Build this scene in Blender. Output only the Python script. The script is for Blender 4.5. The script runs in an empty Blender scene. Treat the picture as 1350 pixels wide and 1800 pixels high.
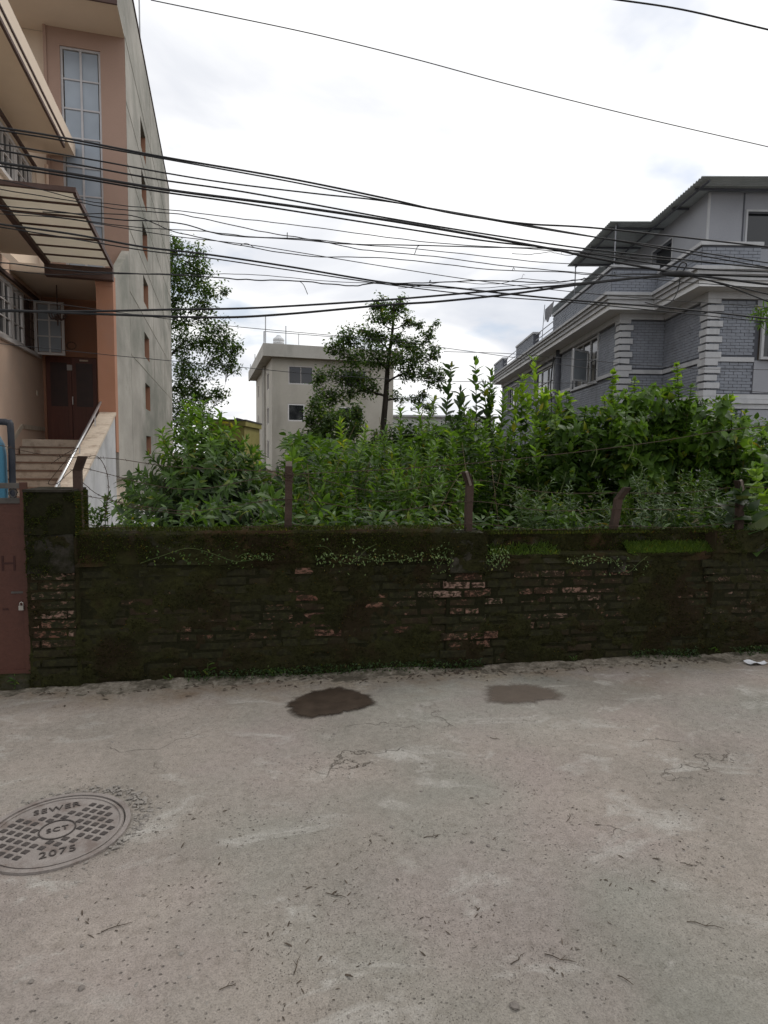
import bpy, math, random
import numpy as np
from mathutils import Matrix, Vector, Quaternion

S = bpy.context.scene
rad = math.radians
random.seed(7)
rng = np.random.default_rng(7)

# ------------------------------------------------------------------ camera, sky, sun, exposure
YAW, PITCH, ROLL, EYE, FPX = rad(14.5), math.atan(100 / 1120), rad(0.8), 1.62, 1120.0
FH = np.array([math.sin(YAW), math.cos(YAW), 0.0])
R0 = np.array([math.cos(YAW), -math.sin(YAW), 0.0])
FW = FH * math.cos(PITCH) - np.array([0, 0, math.sin(PITCH)])
U0 = np.cross(R0, FW)
RT = math.cos(ROLL) * R0 + math.sin(ROLL) * U0
UP = -math.sin(ROLL) * R0 + math.cos(ROLL) * U0
CAM = np.array([0, 0, EYE])
cd = bpy.data.cameras.new('camera')
cam = bpy.data.objects.new('camera', cd)
S.collection.objects.link(cam)
S.camera = cam
cam.matrix_world = Matrix(((RT[0], UP[0], -FW[0], 0), (RT[1], UP[1], -FW[1], 0), (RT[2], UP[2], -FW[2], EYE), (0, 0, 0, 1)))
cd.sensor_fit = 'VERTICAL'
cd.sensor_height = 36.0
cd.lens = 36.0 * FPX / 1800.0
cd.clip_start = 0.05
cd.clip_end = 3000

SUN_EL, SUN_AZ = rad(52), rad(72)          # azimuth measured from +Y towards +X
sun_dir = Vector((math.sin(SUN_AZ) * math.cos(SUN_EL), math.cos(SUN_AZ) * math.cos(SUN_EL), math.sin(SUN_EL)))

W = bpy.data.worlds.new('World')
S.world = W
W.use_nodes = True
nt = W.node_tree
nt.nodes.clear()
def wn(t, **k):
    n = nt.nodes.new(t)
    for a, b in k.items():
        setattr(n, a, b)
    return n
tc = wn('ShaderNodeTexCoord')
sky = wn('ShaderNodeTexSky', sky_type='NISHITA', sun_disc=False, sun_elevation=SUN_EL, sun_rotation=SUN_AZ)
sep = wn('ShaderNodeSeparateXYZ')
nt.links.new(tc.outputs['Generated'], sep.inputs[0])
den = wn('ShaderNodeMath', operation='ADD'); den.inputs[1].default_value = 0.25
mx0 = wn('ShaderNodeMath', operation='MAXIMUM'); mx0.inputs[1].default_value = 0.0
nt.links.new(sep.outputs[2], mx0.inputs[0]); nt.links.new(mx0.outputs[0], den.inputs[0])
dv = wn('ShaderNodeVectorMath', operation='DIVIDE')
cmb = wn('ShaderNodeCombineXYZ')
for i in range(3):
    nt.links.new(den.outputs[0], cmb.inputs[i])
nt.links.new(tc.outputs['Generated'], dv.inputs[0]); nt.links.new(cmb.outputs[0], dv.inputs[1])
n1 = wn('ShaderNodeTexNoise'); n1.inputs['Scale'].default_value = 1.5; n1.inputs['Detail'].default_value = 6; n1.inputs['Roughness'].default_value = .5; n1.inputs['Distortion'].default_value = .5
mpw = wn('ShaderNodeMapping'); mpw.inputs['Location'].default_value = (3.3, 1.7, 0)
nt.links.new(dv.outputs[0], mpw.inputs[0]); nt.links.new(mpw.outputs[0], n1.inputs['Vector'])
r1 = wn('ShaderNodeValToRGB')
els = r1.color_ramp.elements
els[0].position = .28; els[0].color = (.70, .74, .82, 1)
els[1].position = .535; els[1].color = (1.16, 1.16, 1.16, 1)
e2 = els.new(.40); e2.color = (.88, .90, .95, 1)
nt.links.new(n1.outputs['Fac'], r1.inputs[0])
n2 = wn('ShaderNodeTexNoise'); n2.inputs['Scale'].default_value = 2.3; n2.inputs['Detail'].default_value = 5
mp2 = wn('ShaderNodeMapping'); mp2.inputs['Location'].default_value = (9.1, 4.2, 2)
nt.links.new(dv.outputs[0], mp2.inputs[0]); nt.links.new(mp2.outputs[0], n2.inputs['Vector'])
r2 = wn('ShaderNodeValToRGB')
r2.color_ramp.elements[0].position = .30; r2.color_ramp.elements[0].color = (.45, .45, .45, 1)
r2.color_ramp.elements[1].position = .42; r2.color_ramp.elements[1].color = (1, 1, 1, 1)
nt.links.new(n2.outputs['Fac'], r2.inputs[0])
b1 = wn('ShaderNodeBackground'); b1.inputs[1].default_value = 0.12
b2 = wn('ShaderNodeBackground'); b2.inputs[1].default_value = 1.0
nt.links.new(sky.outputs[0], b1.inputs[0]); nt.links.new(r1.outputs[0], b2.inputs[0])
mxs = wn('ShaderNodeMixShader')
nt.links.new(r2.outputs[0], mxs.inputs[0]); nt.links.new(b1.outputs[0], mxs.inputs[1]); nt.links.new(b2.outputs[0], mxs.inputs[2])
wo = wn('ShaderNodeOutputWorld')
nt.links.new(mxs.outputs[0], wo.inputs[0])

sl = bpy.data.lights.new('sun', 'SUN')
sl.energy = 1.3; sl.angle = rad(18); sl.color = (1, .96, .9)
so = bpy.data.objects.new('sun', sl)
S.collection.objects.link(so)
so.rotation_euler = sun_dir.to_track_quat('Z', 'Y').to_euler()
so.location = (0, 0, 30)

vs = S.view_settings
vs.view_transform = 'Standard'; vs.look = 'None'; vs.exposure = 0.0; vs.gamma = 1.0
S.cycles.use_denoising = True
S.cycles.max_bounces = 8
S.cycles.transparent_max_bounces = 8

# ------------------------------------------------------------------ helpers: pixels of the photograph to places
def ray(px, py):
    return FW + RT * (px - 675) / FPX - UP * (py - 900) / FPX
def at_d(px, py, d):
    v = ray(px, py); return CAM + v * (d / (v @ FH))
def at_z(px, py, z):
    v = ray(px, py); return CAM + v * ((z - EYE) / v[2])
def rdz(r, d, z=0.0):
    p = R0 * r + FH * d; return np.array([p[0], p[1], z])
WA = np.array([-1.28, 4.69]); WB = np.array([4.51, 4.31])
WD = (WB - WA) / np.linalg.norm(WB - WA); WN = np.array([-WD[1], WD[0]])
WANG = math.atan2(WD[1], WD[0])
def wl(s, t, z):
    p = WA + WD * s + WN * t; return np.array([p[0], p[1], z])
def at_w(px, py, t=0.0):
    v = ray(px, py); k = (WA @ WN + t) / (v[:2] @ WN); p = CAM + v * k
    return np.array([(p[:2] - WA) @ WD, t, p[2]])

COL = S.collection
def tag(o, label=None, cat=None, group=None, kind=None):
    if label: o['label'] = label
    if cat: o['category'] = cat
    if group: o['group'] = group
    if kind: o['kind'] = kind
    return o
def empty(name, loc=(0, 0, 0), rz=0.0, **k):
    o = bpy.data.objects.new(name, None); COL.objects.link(o)
    o.location = loc; o.rotation_euler = (0, 0, rz); o.empty_display_size = .1
    return tag(o, **k)
def link(name, me, parent=None, mat=None, **k):
    o = bpy.data.objects.new(name, me); COL.objects.link(o)
    if parent: o.parent = parent
    if mat and not me.materials: me.materials.append(mat)
    return tag(o, **k)
def np_mesh(name, verts, loops, totals, smooth=False, rnd=None):
    me = bpy.data.meshes.new(name)
    nv, nl, nf = len(verts), len(loops), len(totals)
    me.vertices.add(nv); me.vertices.foreach_set('co', np.asarray(verts, dtype=np.float32).ravel())
    me.loops.add(nl); me.loops.foreach_set('vertex_index', np.asarray(loops, dtype=np.int32))
    me.polygons.add(nf)
    totals = np.asarray(totals, dtype=np.int32)
    st = np.zeros(nf, dtype=np.int32); st[1:] = np.cumsum(totals)[:-1]
    me.polygons.foreach_set('loop_start', st)
    me.polygons.foreach_set('use_smooth', np.full(nf, smooth))
    if rnd is not None:
        a = me.attributes.new('rnd', 'FLOAT', 'POINT'); a.data.foreach_set('value', np.asarray(rnd, dtype=np.float32))
    me.update(calc_edges=True)
    return me

class MB:
    """collects boxes, quads, tubes and builds one mesh object"""
    def __init__(s): s.v = []; s.f = []
    def add(s, vs, fs):
        o = len(s.v); s.v += [tuple(map(float, p)) for p in vs]; s.f += [tuple(i + o for i in f) for f in fs]; return s
    def box(s, x0, x1, y0, y1, z0, z1):
        return s.add([(x0, y0, z0), (x1, y0, z0), (x1, y1, z0), (x0, y1, z0), (x0, y0, z1), (x1, y0, z1), (x1, y1, z1), (x0, y1, z1)],
                     [(0, 3, 2, 1), (4, 5, 6, 7), (0, 1, 5, 4), (1, 2, 6, 5), (2, 3, 7, 6), (3, 0, 4, 7)])
    def quad(s, *p): return s.add(p, [tuple(range(len(p)))])
    def prism(s, poly, axis, a, b):
        """poly: 2-D outline in the plane across axis; extruded from a to b"""
        n = len(poly)
        def P(q, h):
            return {'x': (h, q[0], q[1]), 'y': (q[0], h, q[1]), 'z': (q[0], q[1], h)}[axis]
        vs = [P(q, a) for q in poly] + [P(q, b) for q in poly]
        fs = [tuple(range(n))[::-1], tuple(range(n, 2 * n))] + [(i, (i + 1) % n, n + (i + 1) % n, n + i) for i in range(n)]
        return s.add(vs, fs)
    def tube(s, pts, r, sides=6, cap=True):
        pts = [np.array(p, dtype=float) for p in pts]
        n = len(pts)
        rs = r if hasattr(r, '__len__') else [r] * n
        vs = []; prev = None
        for i in range(n):
            t = pts[min(i + 1, n - 1)] - pts[max(i - 1, 0)]
            t /= (np.linalg.norm(t) + 1e-9)
            if prev is None:
                a = np.array([0, 0, 1.0]) if abs(t[2]) < .9 else np.array([1.0, 0, 0])
            else:
                a = prev
            x = a - t * (a @ t); x /= (np.linalg.norm(x) + 1e-9); y = np.cross(t, x); prev = x
            for k in range(sides):
                an = 2 * math.pi * k / sides
                vs.append(pts[i] + rs[i] * (x * math.cos(an) + y * math.sin(an)))
        fs = []
        for i in range(n - 1):
            for k in range(sides):
                a, b = i * sides + k, i * sides + (k + 1) % sides
                fs.append((a, b, b + sides, a + sides))
        if cap:
            fs.append(tuple(range(sides))[::-1]); fs.append(tuple(range((n - 1) * sides, n * sides)))
        return s.add(vs, fs)
    def wall(s, o, u, n, u0, u1, z0, z1, holes=(), depth=.2):
        """a wall face at o along u, facing n, with real openings and their reveals"""
        o, u, n = (np.array(a, dtype=float) for a in (o, u, n))
        zv = np.array([0, 0, 1.0])
        us = sorted({u0, u1, *[h[0] for h in holes], *[h[1] for h in holes]})
        zs = sorted({z0, z1, *[h[2] for h in holes], *[h[3] for h in holes]})
        P = lambda a, z, d=0.0: o + u * a + zv * z - n * d
        for a, b in zip(us, us[1:]):
            for c, e in zip(zs, zs[1:]):
                if any(h[0] <= a and b <= h[1] and h[2] <= c and e <= h[3] for h in holes): continue
                s.quad(P(a, c), P(b, c), P(b, e), P(a, e))
        for h in holes:
            a, b, c, e = h[:4]
            s.quad(P(a, c), P(a, c, depth), P(b, c, depth), P(b, c)); s.quad(P(a, e), P(b, e), P(b, e, depth), P(a, e, depth))
            s.quad(P(a, c), P(a, e), P(a, e, depth), P(a, c, depth)); s.quad(P(b, c), P(b, c, depth), P(b, e, depth), P(b, e))
        return s
    def mesh(s, name, smooth=False):
        me = bpy.data.meshes.new(name); me.from_pydata(s.v, [], s.f)
        if smooth: me.polygons.foreach_set('use_smooth', [True] * len(me.polygons))
        me.update(); return me
    def build(s, name, mat, parent=None, smooth=False, **k):
        return link(name, s.mesh(name, smooth), parent, mat, **k)

def catmull(P, sub=6):
    P = [np.array(p, dtype=float) for p in P]
    Q = [2 * P[0] - P[1]] + P + [2 * P[-1] - P[-2]]
    out = []
    for i in range(1, len(Q) - 2):
        for k in range(sub):
            t = k / sub
            out.append(.5 * (2 * Q[i] + (Q[i + 1] - Q[i - 1]) * t + (2 * Q[i - 1] - 5 * Q[i] + 4 * Q[i + 1] - Q[i + 2]) * t * t + (3 * Q[i] - Q[i - 1] - 3 * Q[i + 1] + Q[i + 2]) * t ** 3))
    out.append(P[-1]); return out

# ------------------------------------------------------------------ materials
class G:
    def __init__(s, name):
        s.m = bpy.data.materials.new(name); s.m.use_nodes = True; s.t = s.m.node_tree; s.t.nodes.clear()
        s.out = s.n('ShaderNodeOutputMaterial')
        s.geo = s.n('ShaderNodeNewGeometry')
    def n(s, t, **k):
        a = s.t.nodes.new(t)
        for q, v in k.items(): setattr(a, q, v)
        return a
    def set(s, sock, v):
        if isinstance(v, bpy.types.NodeSocket): s.t.links.new(v, sock)
        elif isinstance(v, (tuple, list)) and len(v) == 3 and sock.type == 'RGBA': sock.default_value = (*v, 1)
        else: sock.default_value = v
    def pos(s, scale=(1, 1, 1), loc=(0, 0, 0), src=None):
        a = s.n('ShaderNodeMapping'); s.set(a.inputs[0], src or s.geo.outputs['Position'])
        a.inputs['Scale'].default_value = scale; a.inputs['Location'].default_value = loc; return a.outputs[0]
    def noise(s, vec, scale, detail=4, rough=.55, dist=0):
        a = s.n('ShaderNodeTexNoise'); s.set(a.inputs['Vector'], vec); a.inputs['Scale'].default_value = scale
        a.inputs['Detail'].default_value = detail; a.inputs['Roughness'].default_value = rough; a.inputs['Distortion'].default_value = dist
        return a.outputs['Fac']
    def vor(s, vec, scale, feature='F1', out='Distance', rnd=1.0):
        a = s.n('ShaderNodeTexVoronoi', feature=feature); s.set(a.inputs['Vector'], vec); a.inputs['Scale'].default_value = scale
        a.inputs['Randomness'].default_value = rnd
        return a.outputs[out]
    def ramp(s, fac, stops):
        a = s.n('ShaderNodeValToRGB'); s.set(a.inputs[0], fac); e = a.color_ramp.elements
        for i, (p, c) in enumerate(stops):
            q = e[i] if i < 2 else e.new(p)
            q.position = p; q.color = (*c, 1) if len(c) == 3 else c
        return a.outputs[0]
    def step(s, fac, a, b):
        q = s.n('ShaderNodeMapRange'); s.set(q.inputs[0], fac); q.inputs[1].default_value = a; q.inputs[2].default_value = b; return q.outputs[0]
    def math(s, op, a, b=0.0):
        q = s.n('ShaderNodeMath', operation=op); s.set(q.inputs[0], a); s.set(q.inputs[1], b); return q.outputs[0]
    def mix(s, fac, a, b, mode='MIX'):
        q = s.n('ShaderNodeMix', data_type='RGBA', blend_type=mode); s.set(q.inputs[0], fac); s.set(q.inputs[6], a); s.set(q.inputs[7], b); return q.outputs[2]
    def bump(s, h, strength=.3, dist=.01):
        q = s.n('ShaderNodeBump'); s.set(q.inputs['Height'], h); q.inputs['Strength'].default_value = strength; q.inputs['Distance'].default_value = dist; return q.outputs[0]
    def bsdf(s, col, rough=.8, spec=.3, normal=None, **k):
        b = s.n('ShaderNodeBsdfPrincipled'); s.set(b.inputs['Base Color'], col); s.set(b.inputs['Roughness'], rough)
        s.set(b.inputs['Specular IOR Level'], spec)
        for q, v in k.items(): s.set(b.inputs[q.replace('_', ' ')], v)
        if normal is not None: s.set(b.inputs['Normal'], normal)
        s.t.links.new(b.outputs[0], s.out.inputs[0]); return b

def pm(name, c1, c2, scale=3, rough=.8, bump=.2, bscale=60, spec=.25, stretch=(1, 1, 1), dirt=None, dscale=1.2, dlo=.5, dhi=.7, dstretch=(1, 1, 1), metallic=0, bdist=.01, dfac=.8):
    g = G(name)
    f = g.noise(g.pos(stretch), scale, 5, .6)
    col = g.ramp(f, [(.3, c1), (.7, c2)])
    fine = g.noise(g.pos(), bscale, 3, .6)
    col = g.mix(.22, col, g.ramp(fine, [(.3, (.35, .35, .35)), (.7, (1, 1, 1))]), 'MULTIPLY')
    if dirt:
        d = g.noise(g.pos(dstretch, (3, 7, 1)), dscale, 6, .65)
        col = g.mix(g.math('MULTIPLY', g.step(d, dlo, dhi), dfac), col, dirt)
    nrm = g.bump(fine, bump, bdist)
    g.bsdf(col, rough, spec, nrm, Metallic=metallic)
    return g.m

def leafmat(name, c1, c2, trans=.45, tc=None, rough=.45, spec=.3):
    g = G(name)
    oi = g.n('ShaderNodeObjectInfo'); at = g.n('ShaderNodeAttribute', attribute_name='rnd')
    r = g.math('FRACT', g.math('ADD', oi.outputs['Random'], at.outputs['Fac']))
    col = g.ramp(r, [(0, c1), (.75, c2), (.94, tuple(min(1, q * 1.3 + .006) for q in c2)), (.985, (c2[0] * 2.0 + .02, c2[1] * 1.25 + .02, c2[2])), (1, (c2[0] * 1.6 + .03, c2[1] * .8, c2[2]))])
    col = g.mix(.35, col, g.ramp(g.noise(g.pos(), 14, 3), [(.3, (.45, .5, .4)), (.7, (1, 1, 1))]), 'MULTIPLY')
    p = g.n('ShaderNodeBsdfPrincipled'); g.set(p.inputs['Base Color'], col); p.inputs['Roughness'].default_value = rough; p.inputs['Specular IOR Level'].default_value = spec
    t = g.n('ShaderNodeBsdfTranslucent')
    g.set(t.inputs[0], g.mix(1, col, tc or (1.55, 1.6, .6), 'MULTIPLY'))
    m = g.n('ShaderNodeMixShader'); m.inputs[0].default_value = trans
    g.t.links.new(p.outputs[0], m.inputs[1]); g.t.links.new(t.outputs[0], m.inputs[2]); g.t.links.new(m.outputs[0], g.out.inputs[0])
    return g.m

# leaves
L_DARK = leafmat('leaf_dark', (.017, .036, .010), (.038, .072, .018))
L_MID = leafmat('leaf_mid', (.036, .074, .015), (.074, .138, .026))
L_LIGHT = leafmat('leaf_light', (.062, .122, .020), (.112, .195, .034), .5)
L_YOUNG = leafmat('leaf_young', (.115, .195, .028), (.19, .29, .045), .5)
L_NARROW = leafmat('leaf_narrow', (.026, .056, .014), (.064, .112, .028), .35)
L_TREE = leafmat('leaf_tree', (.032, .062, .018), (.070, .120, .034), .5)
L_BLUE = leafmat('leaf_bluegreen', (.026, .050, .024), (.055, .092, .042), .3)
L_CREEP = leafmat('leaf_creeper', (.07, .12, .035), (.15, .21, .075), .35)
L_MOSS = leafmat('moss_green', (.018, .024, .006), (.05, .062, .014), .2, rough=.9, spec=.05)
L_MOSSD = leafmat('moss_black', (.011, .011, .0045), (.030, .030, .010), .1, rough=.95, spec=.02)
L_MOSSG = leafmat('moss_grass', (.05, .085, .015), (.10, .16, .028), .4)
L_DRY = pm('leaf_dry', (.035, .026, .019), (.095, .072, .052), 40, .85, .2, 90)
STEM = pm('stem_green', (.05, .08, .02), (.10, .12, .04), 8, .7)
DRYSTEM = pm('dry_stem', (.12, .09, .05), (.22, .17, .10), 10, .85)
BARK = pm('bark', (.02, .016, .012), (.06, .05, .04), 6, .9, .5, 30, stretch=(1, 1, .2))

def road_mat():
    g = G('road_concrete')
    P = g.pos()
    big = g.noise(P, .9, 5, .6, .4)
    col = g.ramp(big, [(.30, (.175, .158, .136)), (.44, (.236, .211, .183)), (.58, (.275, .242, .211)), (.72, (.324, .290, .254))])
    hue = g.noise(g.pos(loc=(5, 2, 0)), .55, 3)
    col = g.mix(g.math('MULTIPLY', g.step(hue, .44, .62), .55), col, (.208, .216, .188))
    pink = g.noise(g.pos(loc=(15, 22, 0)), .8, 4)
    col = g.mix(g.math('MULTIPLY', g.step(pink, .48, .62), .5), col, (.262, .218, .203))
    # worn pale cement smears
    sm = g.noise(g.pos((1.0, 1.7, 1), (8, 3, 0)), 2.1, 7, .68, .9)
    col = g.mix(g.math('MULTIPLY', g.step(sm, .55, .68), .7), col, (.37, .355, .325))
    # speckle of sand and grit
    sp = g.noise(P, 170, 3, .7)
    col = g.mix(.55, col, g.ramp(sp, [(.30, (.42, .42, .42)), (.5, (1, 1, 1)), (.72, (1.4, 1.4, 1.4))]), 'MULTIPLY')
    mid = g.noise(P, 22, 5, .7)
    col = g.mix(.45, col, g.ramp(mid, [(.3, (.62, .60, .56)), (.52, (1, 1, 1)), (.72, (1.2, 1.2, 1.2))]), 'MULTIPLY')
    agg = g.vor(P, 75, 'F1', 'Color'); col = g.mix(.10, col, g.ramp(agg, [(0, (.4, .38, .36)), (.5, (1, 1, 1)), (1, (1.5, 1.5, 1.45))]), 'MULTIPLY')
    # a few hairline cracks
    cn = g.noise(g.pos(loc=(6, 6, 0)), 7, 5, .7)
    nzc = g.n('ShaderNodeTexNoise'); g.set(nzc.inputs['Vector'], P); nzc.inputs['Scale'].default_value = 5; nzc.inputs['Detail'].default_value = 5
    wsc = g.n('ShaderNodeVectorMath', operation='SCALE'); g.set(wsc.inputs[0], nzc.outputs['Color']); wsc.inputs['Scale'].default_value = .35
    wad = g.n('ShaderNodeVectorMath', operation='ADD'); g.set(wad.inputs[0], P); g.set(wad.inputs[1], wsc.outputs[0])
    ckd = g.vor(wad.outputs[0], 1.25, 'DISTANCE_TO_EDGE')
    ckm = g.math('MULTIPLY', g.step(ckd, .005, .001), g.step(g.noise(g.pos(loc=(6, 16, 0)), 1.1, 3), .58, .64)); col = g.mix(g.math('MULTIPLY', ckm, .7), col, (.09, .075, .06))
    # small pits, the shadow inside them painted dark into the colour
    pit = g.vor(g.pos((1, 1.3, 1)), 30)
    pm_ = g.math('MULTIPLY', g.step(pit, .17, .08), g.step(g.noise(g.pos(loc=(2, 9, 0)), 1.9, 4, .65), .44, .60))
    pit2 = g.vor(g.pos((1.3, 1, 1), (5, 5, 0)), 85); pm_ = g.math('MAXIMUM', pm_, g.math('MULTIPLY', g.step(pit2, .20, .10), g.step(g.noise(g.pos(loc=(12, 3, 0)), 1.3, 4, .6), .42, .58)))
    col = g.mix(g.math('MULTIPLY', pm_, .75), col, (.09, .08, .07))
    # dirt washed against the wall foot
    dist = g.n('ShaderNodeVectorMath', operation='DOT_PRODUCT'); g.set(dist.inputs[0], P); dist.inputs[1].default_value = (WN[0], WN[1], 0)
    dw = g.math('SUBTRACT', float(WA @ WN), dist.outputs['Value'])
    nz = g.noise(g.pos(loc=(1, 1, 3)), 3.2, 6, .7)
    edge = g.math('ADD', dw, g.math('MULTIPLY', g.math('SUBTRACT', nz, .5), 1.1))
    col = g.mix(g.math('MULTIPLY', g.step(edge, .42, .05), .75), col, g.ramp(g.noise(P, 45, 4, .7), [(.3, (.11, .085, .055)), (.7, (.33, .28, .21))]))
    rst = g.noise(g.pos((.8, 1, 1), (31, 7, 0)), 1.3, 6, .65)
    band = g.math('MULTIPLY', g.step(dw, .85, .25), g.step(rst, .48, .66))
    col = g.mix(g.math('MULTIPLY', band, .7), col, (.15, .10, .065))
    h = g.math('ADD', g.math('MULTIPLY', sp, .35), g.math('ADD', mid, g.math('MULTIPLY', pm_, -1.2)))
    g.bsdf(col, .9, .15, g.bump(g.math('SUBTRACT', h, g.math('MULTIPLY', ckm, 1.0)), .8, .012))
    return g.m
ROAD = road_mat()
SOIL = pm('soil', (.05, .035, .02), (.10, .075, .045), 4, .95, .5, 40)
def puddle_mat(name, dry):
    g = G(name); P = g.pos()
    col = g.ramp(g.noise(P, 9, 5, .65), [(.3, (.030 + dry, .021 + dry * .8, .015 + dry * .62)), (.7, (.060 + dry, .043 + dry * .82, .031 + dry * .66))])
    col = g.mix(.45, col, g.ramp(g.noise(P, 150, 3, .7), [(.3, (.5, .5, .5)), (.7, (1.15, 1.15, 1.15))]), 'MULTIPLY')
    b_ = g.bsdf(col, .42 + dry * 5, .4, g.bump(g.noise(P, 90, 3), .3, .006))
    ed = g.n('ShaderNodeAttribute', attribute_name='rnd').outputs['Fac']
    f = g.math('ADD', ed, g.math('MULTIPLY', g.math('SUBTRACT', g.noise(P, 26, 6, .75), .5), .55))
    tr = g.n('ShaderNodeBsdfTransparent'); mx = g.n('ShaderNodeMixShader')
    g.set(mx.inputs[0], g.math('MULTIPLY', g.step(f, .10, .10 + .26 + dry * 3), 1.0 - dry * 3)); g.t.links.new(tr.outputs[0], mx.inputs[1]); g.t.links.new(b_.outputs[0], mx.inputs[2]); g.t.links.new(mx.outputs[0], g.out.inputs[0])
    return g.m

def brick_mat():
    g = G('mossy_brick'); P = g.pos()
    oi = g.n('ShaderNodeObjectInfo')
    sep_ = g.n('ShaderNodeSeparateColor'); g.set(sep_.inputs[0], oi.outputs['Color'])
    br = g.ramp(oi.outputs['Random'], [(0, (.13, .062, .042)), (.5, (.185, .10, .072)), (1, (.225, .150, .118))])
    br = g.mix(.5, br, g.ramp(g.noise(P, 60, 4, .7), [(.3, (.5, .45, .42)), (.7, (1.1, 1.1, 1.1))]), 'MULTIPLY')
    n = g.noise(g.pos((1, 1, 1.6)), 24, 6, .72, .5)
    expo = g.step(g.math('ADD', n, g.math('MULTIPLY', sep_.outputs[0], .30)), .72, .80)
    moss = g.ramp(g.noise(P, 30, 5, .7), [(.3, (.010, .0095, .0045)), (.5, (.018, .0175, .008)), (.75, (.034, .034, .012))])
    red = g.math('MULTIPLY', g.math('MULTIPLY', g.step(g.noise(g.pos(loc=(4, 4, 4)), 3, 4), .45, .65), sep_.outputs[0]), .9)
    moss = g.mix(red, moss, (.040, .017, .013))
    col = g.mix(expo, moss, br)
    g.bsdf(col, .92, .15, g.bump(g.math('ADD', g.noise(P, 90, 4, .7), expo), .5, .006))
    return g.m
BRICK = brick_mat()
def mossy(name, base, mossc, lo, hi, extra=None):
    g = G(name); P = g.pos()
    b = g.mix(.6, base, g.ramp(g.noise(P, 80, 4, .7), [(.3, (.5, .5, .5)), (.7, (1.1, 1.1, 1.1))]), 'MULTIPLY')
    m = g.ramp(g.noise(P, 42, 5, .7), [(.3, tuple(q * .45 for q in mossc)), (.7, mossc)])
    f = g.step(g.noise(g.pos((1, 1, 1.2), (2, 3, 4)), 5, 6, .65), lo, hi)
    col = g.mix(f, b, m)
    if extra:
        col = g.mix(g.math('MULTIPLY', g.step(g.noise(g.pos(loc=(7, 1, 2)), 2.2, 5, .65), .5, .62), .75), col, extra)
    g.bsdf(col, .95, .1, g.bump(g.noise(P, 75, 5, .75), .8, .012))
    return g.m
MORTAR = mossy('mossy_mortar', (.022, .020, .013), (.019, .0185, .008), .2, .4)
BAND = mossy('mossy_band', (.06, .055, .045), (.032, .032, .011), .30, .50, (.045, .024, .013))
PLASTER = mossy('mossy_plaster', (.075, .066, .055), (.020, .020, .009), .40, .56)
PILLARM = mossy('mossy_pillar', (.05, .043, .037), (.018, .018, .008), .36, .56)
POST = pm('post_concrete', (.042, .027, .020), (.070, .045, .035), 9, .9, .5, 70, dirt=(.03, .025, .018), dscale=6, dlo=.5, dhi=.7)
POST_EDGE = pm('post_bare', (.17, .14, .12), (.24, .20, .17), 12, .9, .4, 70)
RUSTGATE = pm('gate_rust', (.060, .024, .017), (.095, .038, .026), 2.5, .6, .25, 40, dirt=(.045, .02, .014), dscale=3, dlo=.48, dhi=.7, stretch=(1, 1, .4))
GATEBAR = pm('gate_bar', (.05, .045, .04), (.10, .09, .08), 6, .6, .3, 50)
DARKPAINT = pm('dark_lettering', (.03, .012, .01), (.05, .02, .016), 8, .8)
BRASS = pm('padlock_metal', (.3, .28, .25), (.45, .43, .4), 8, .4, .1, 60, metallic=.7)
WIRE = pm('rusty_wire', (.035, .022, .016), (.07, .045, .03), 20, .8)
CABLE = pm('cable_black', (.012, .012, .013), (.03, .03, .032), 6, .6)
IRON = pm('cast_iron', (.20, .175, .16), (.27, .24, .22), 8, .7, .5, 130, .35, dirt=(.13, .10, .085), dscale=9, dlo=.5, dhi=.65)
IRON_D = pm('cast_iron_stud', (.040, .033, .030), (.070, .058, .052), 14, .65, .5, 130, .4)
PAPER = pm('paper', (.55, .56, .58), (.68, .68, .70), 6, .8)
PEBBLE = pm('pebble', (.16, .145, .13), (.30, .275, .245), 40, .9, .5, 90)
STONE = pm('stone', (.12, .105, .095), (.24, .215, .19), 20, .85, .5, 60)
# left house
PEACH = pm('paint_peach', (.62, .45, .345), (.68, .50, .385), 1.2, .85, .08, 120, dirt=(.52, .40, .32), dscale=.8)
CREAM = pm('paint_cream', (.66, .55, .44), (.72, .60, .48), 1.2, .85, .08, 120)
TERRA = pm('paint_terracotta', (.37, .185, .115), (.42, .215, .14), 1.0, .85, .08, 120, dirt=(.33, .19, .14), dscale=.9)
TOWERP = pm('paint_tower', (.33, .225, .18), (.37, .255, .205), .8, .85, .08, 120)
BROWN = pm('paint_brown', (.075, .045, .038), (.11, .07, .06), 2, .7, .1, 90)
CONC = pm('raw_concrete', (.27, .255, .225), (.45, .425, .38), .9, .9, .35, 35, dirt=(.15, .155, .13), dscale=.6, dlo=.42, dhi=.64, stretch=(1, .4, .7), dstretch=(1, .35, .7))
CONC_L = pm('concrete_line', (.30, .285, .245), (.37, .35, .30), 3, .9, .3, 50)
WHITEW = pm('white_frame', (.50, .47, .45), (.58, .55, .53), 3, .5, .05, 90)
ALU = pm('aluminium_frame', (.40, .39, .40), (.48, .47, .48), 3, .45, .05, 90, metallic=.2)
WOOD = pm('door_wood', (.12, .036, .022), (.17, .055, .033), 4, .45, .15, 60, .4, stretch=(4, 4, .3))
WOODP = pm('door_panel', (.040, .018, .014), (.06, .026, .02), 4, .4, .1, 60, .4)
STEP = pm('step_marble', (.50, .42, .33), (.62, .53, .43), 4, .6, .15, 60, dirt=(.26, .19, .14), dscale=5, stretch=(1, 3, 1))
STEPN = pm('step_nosing', (.16, .10, .07), (.22, .14, .10), 5, .6)
STEEL = pm('stainless', (.55, .55, .55), (.68, .68, .68), 5, .3, .05, 90, metallic=.9)
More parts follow.
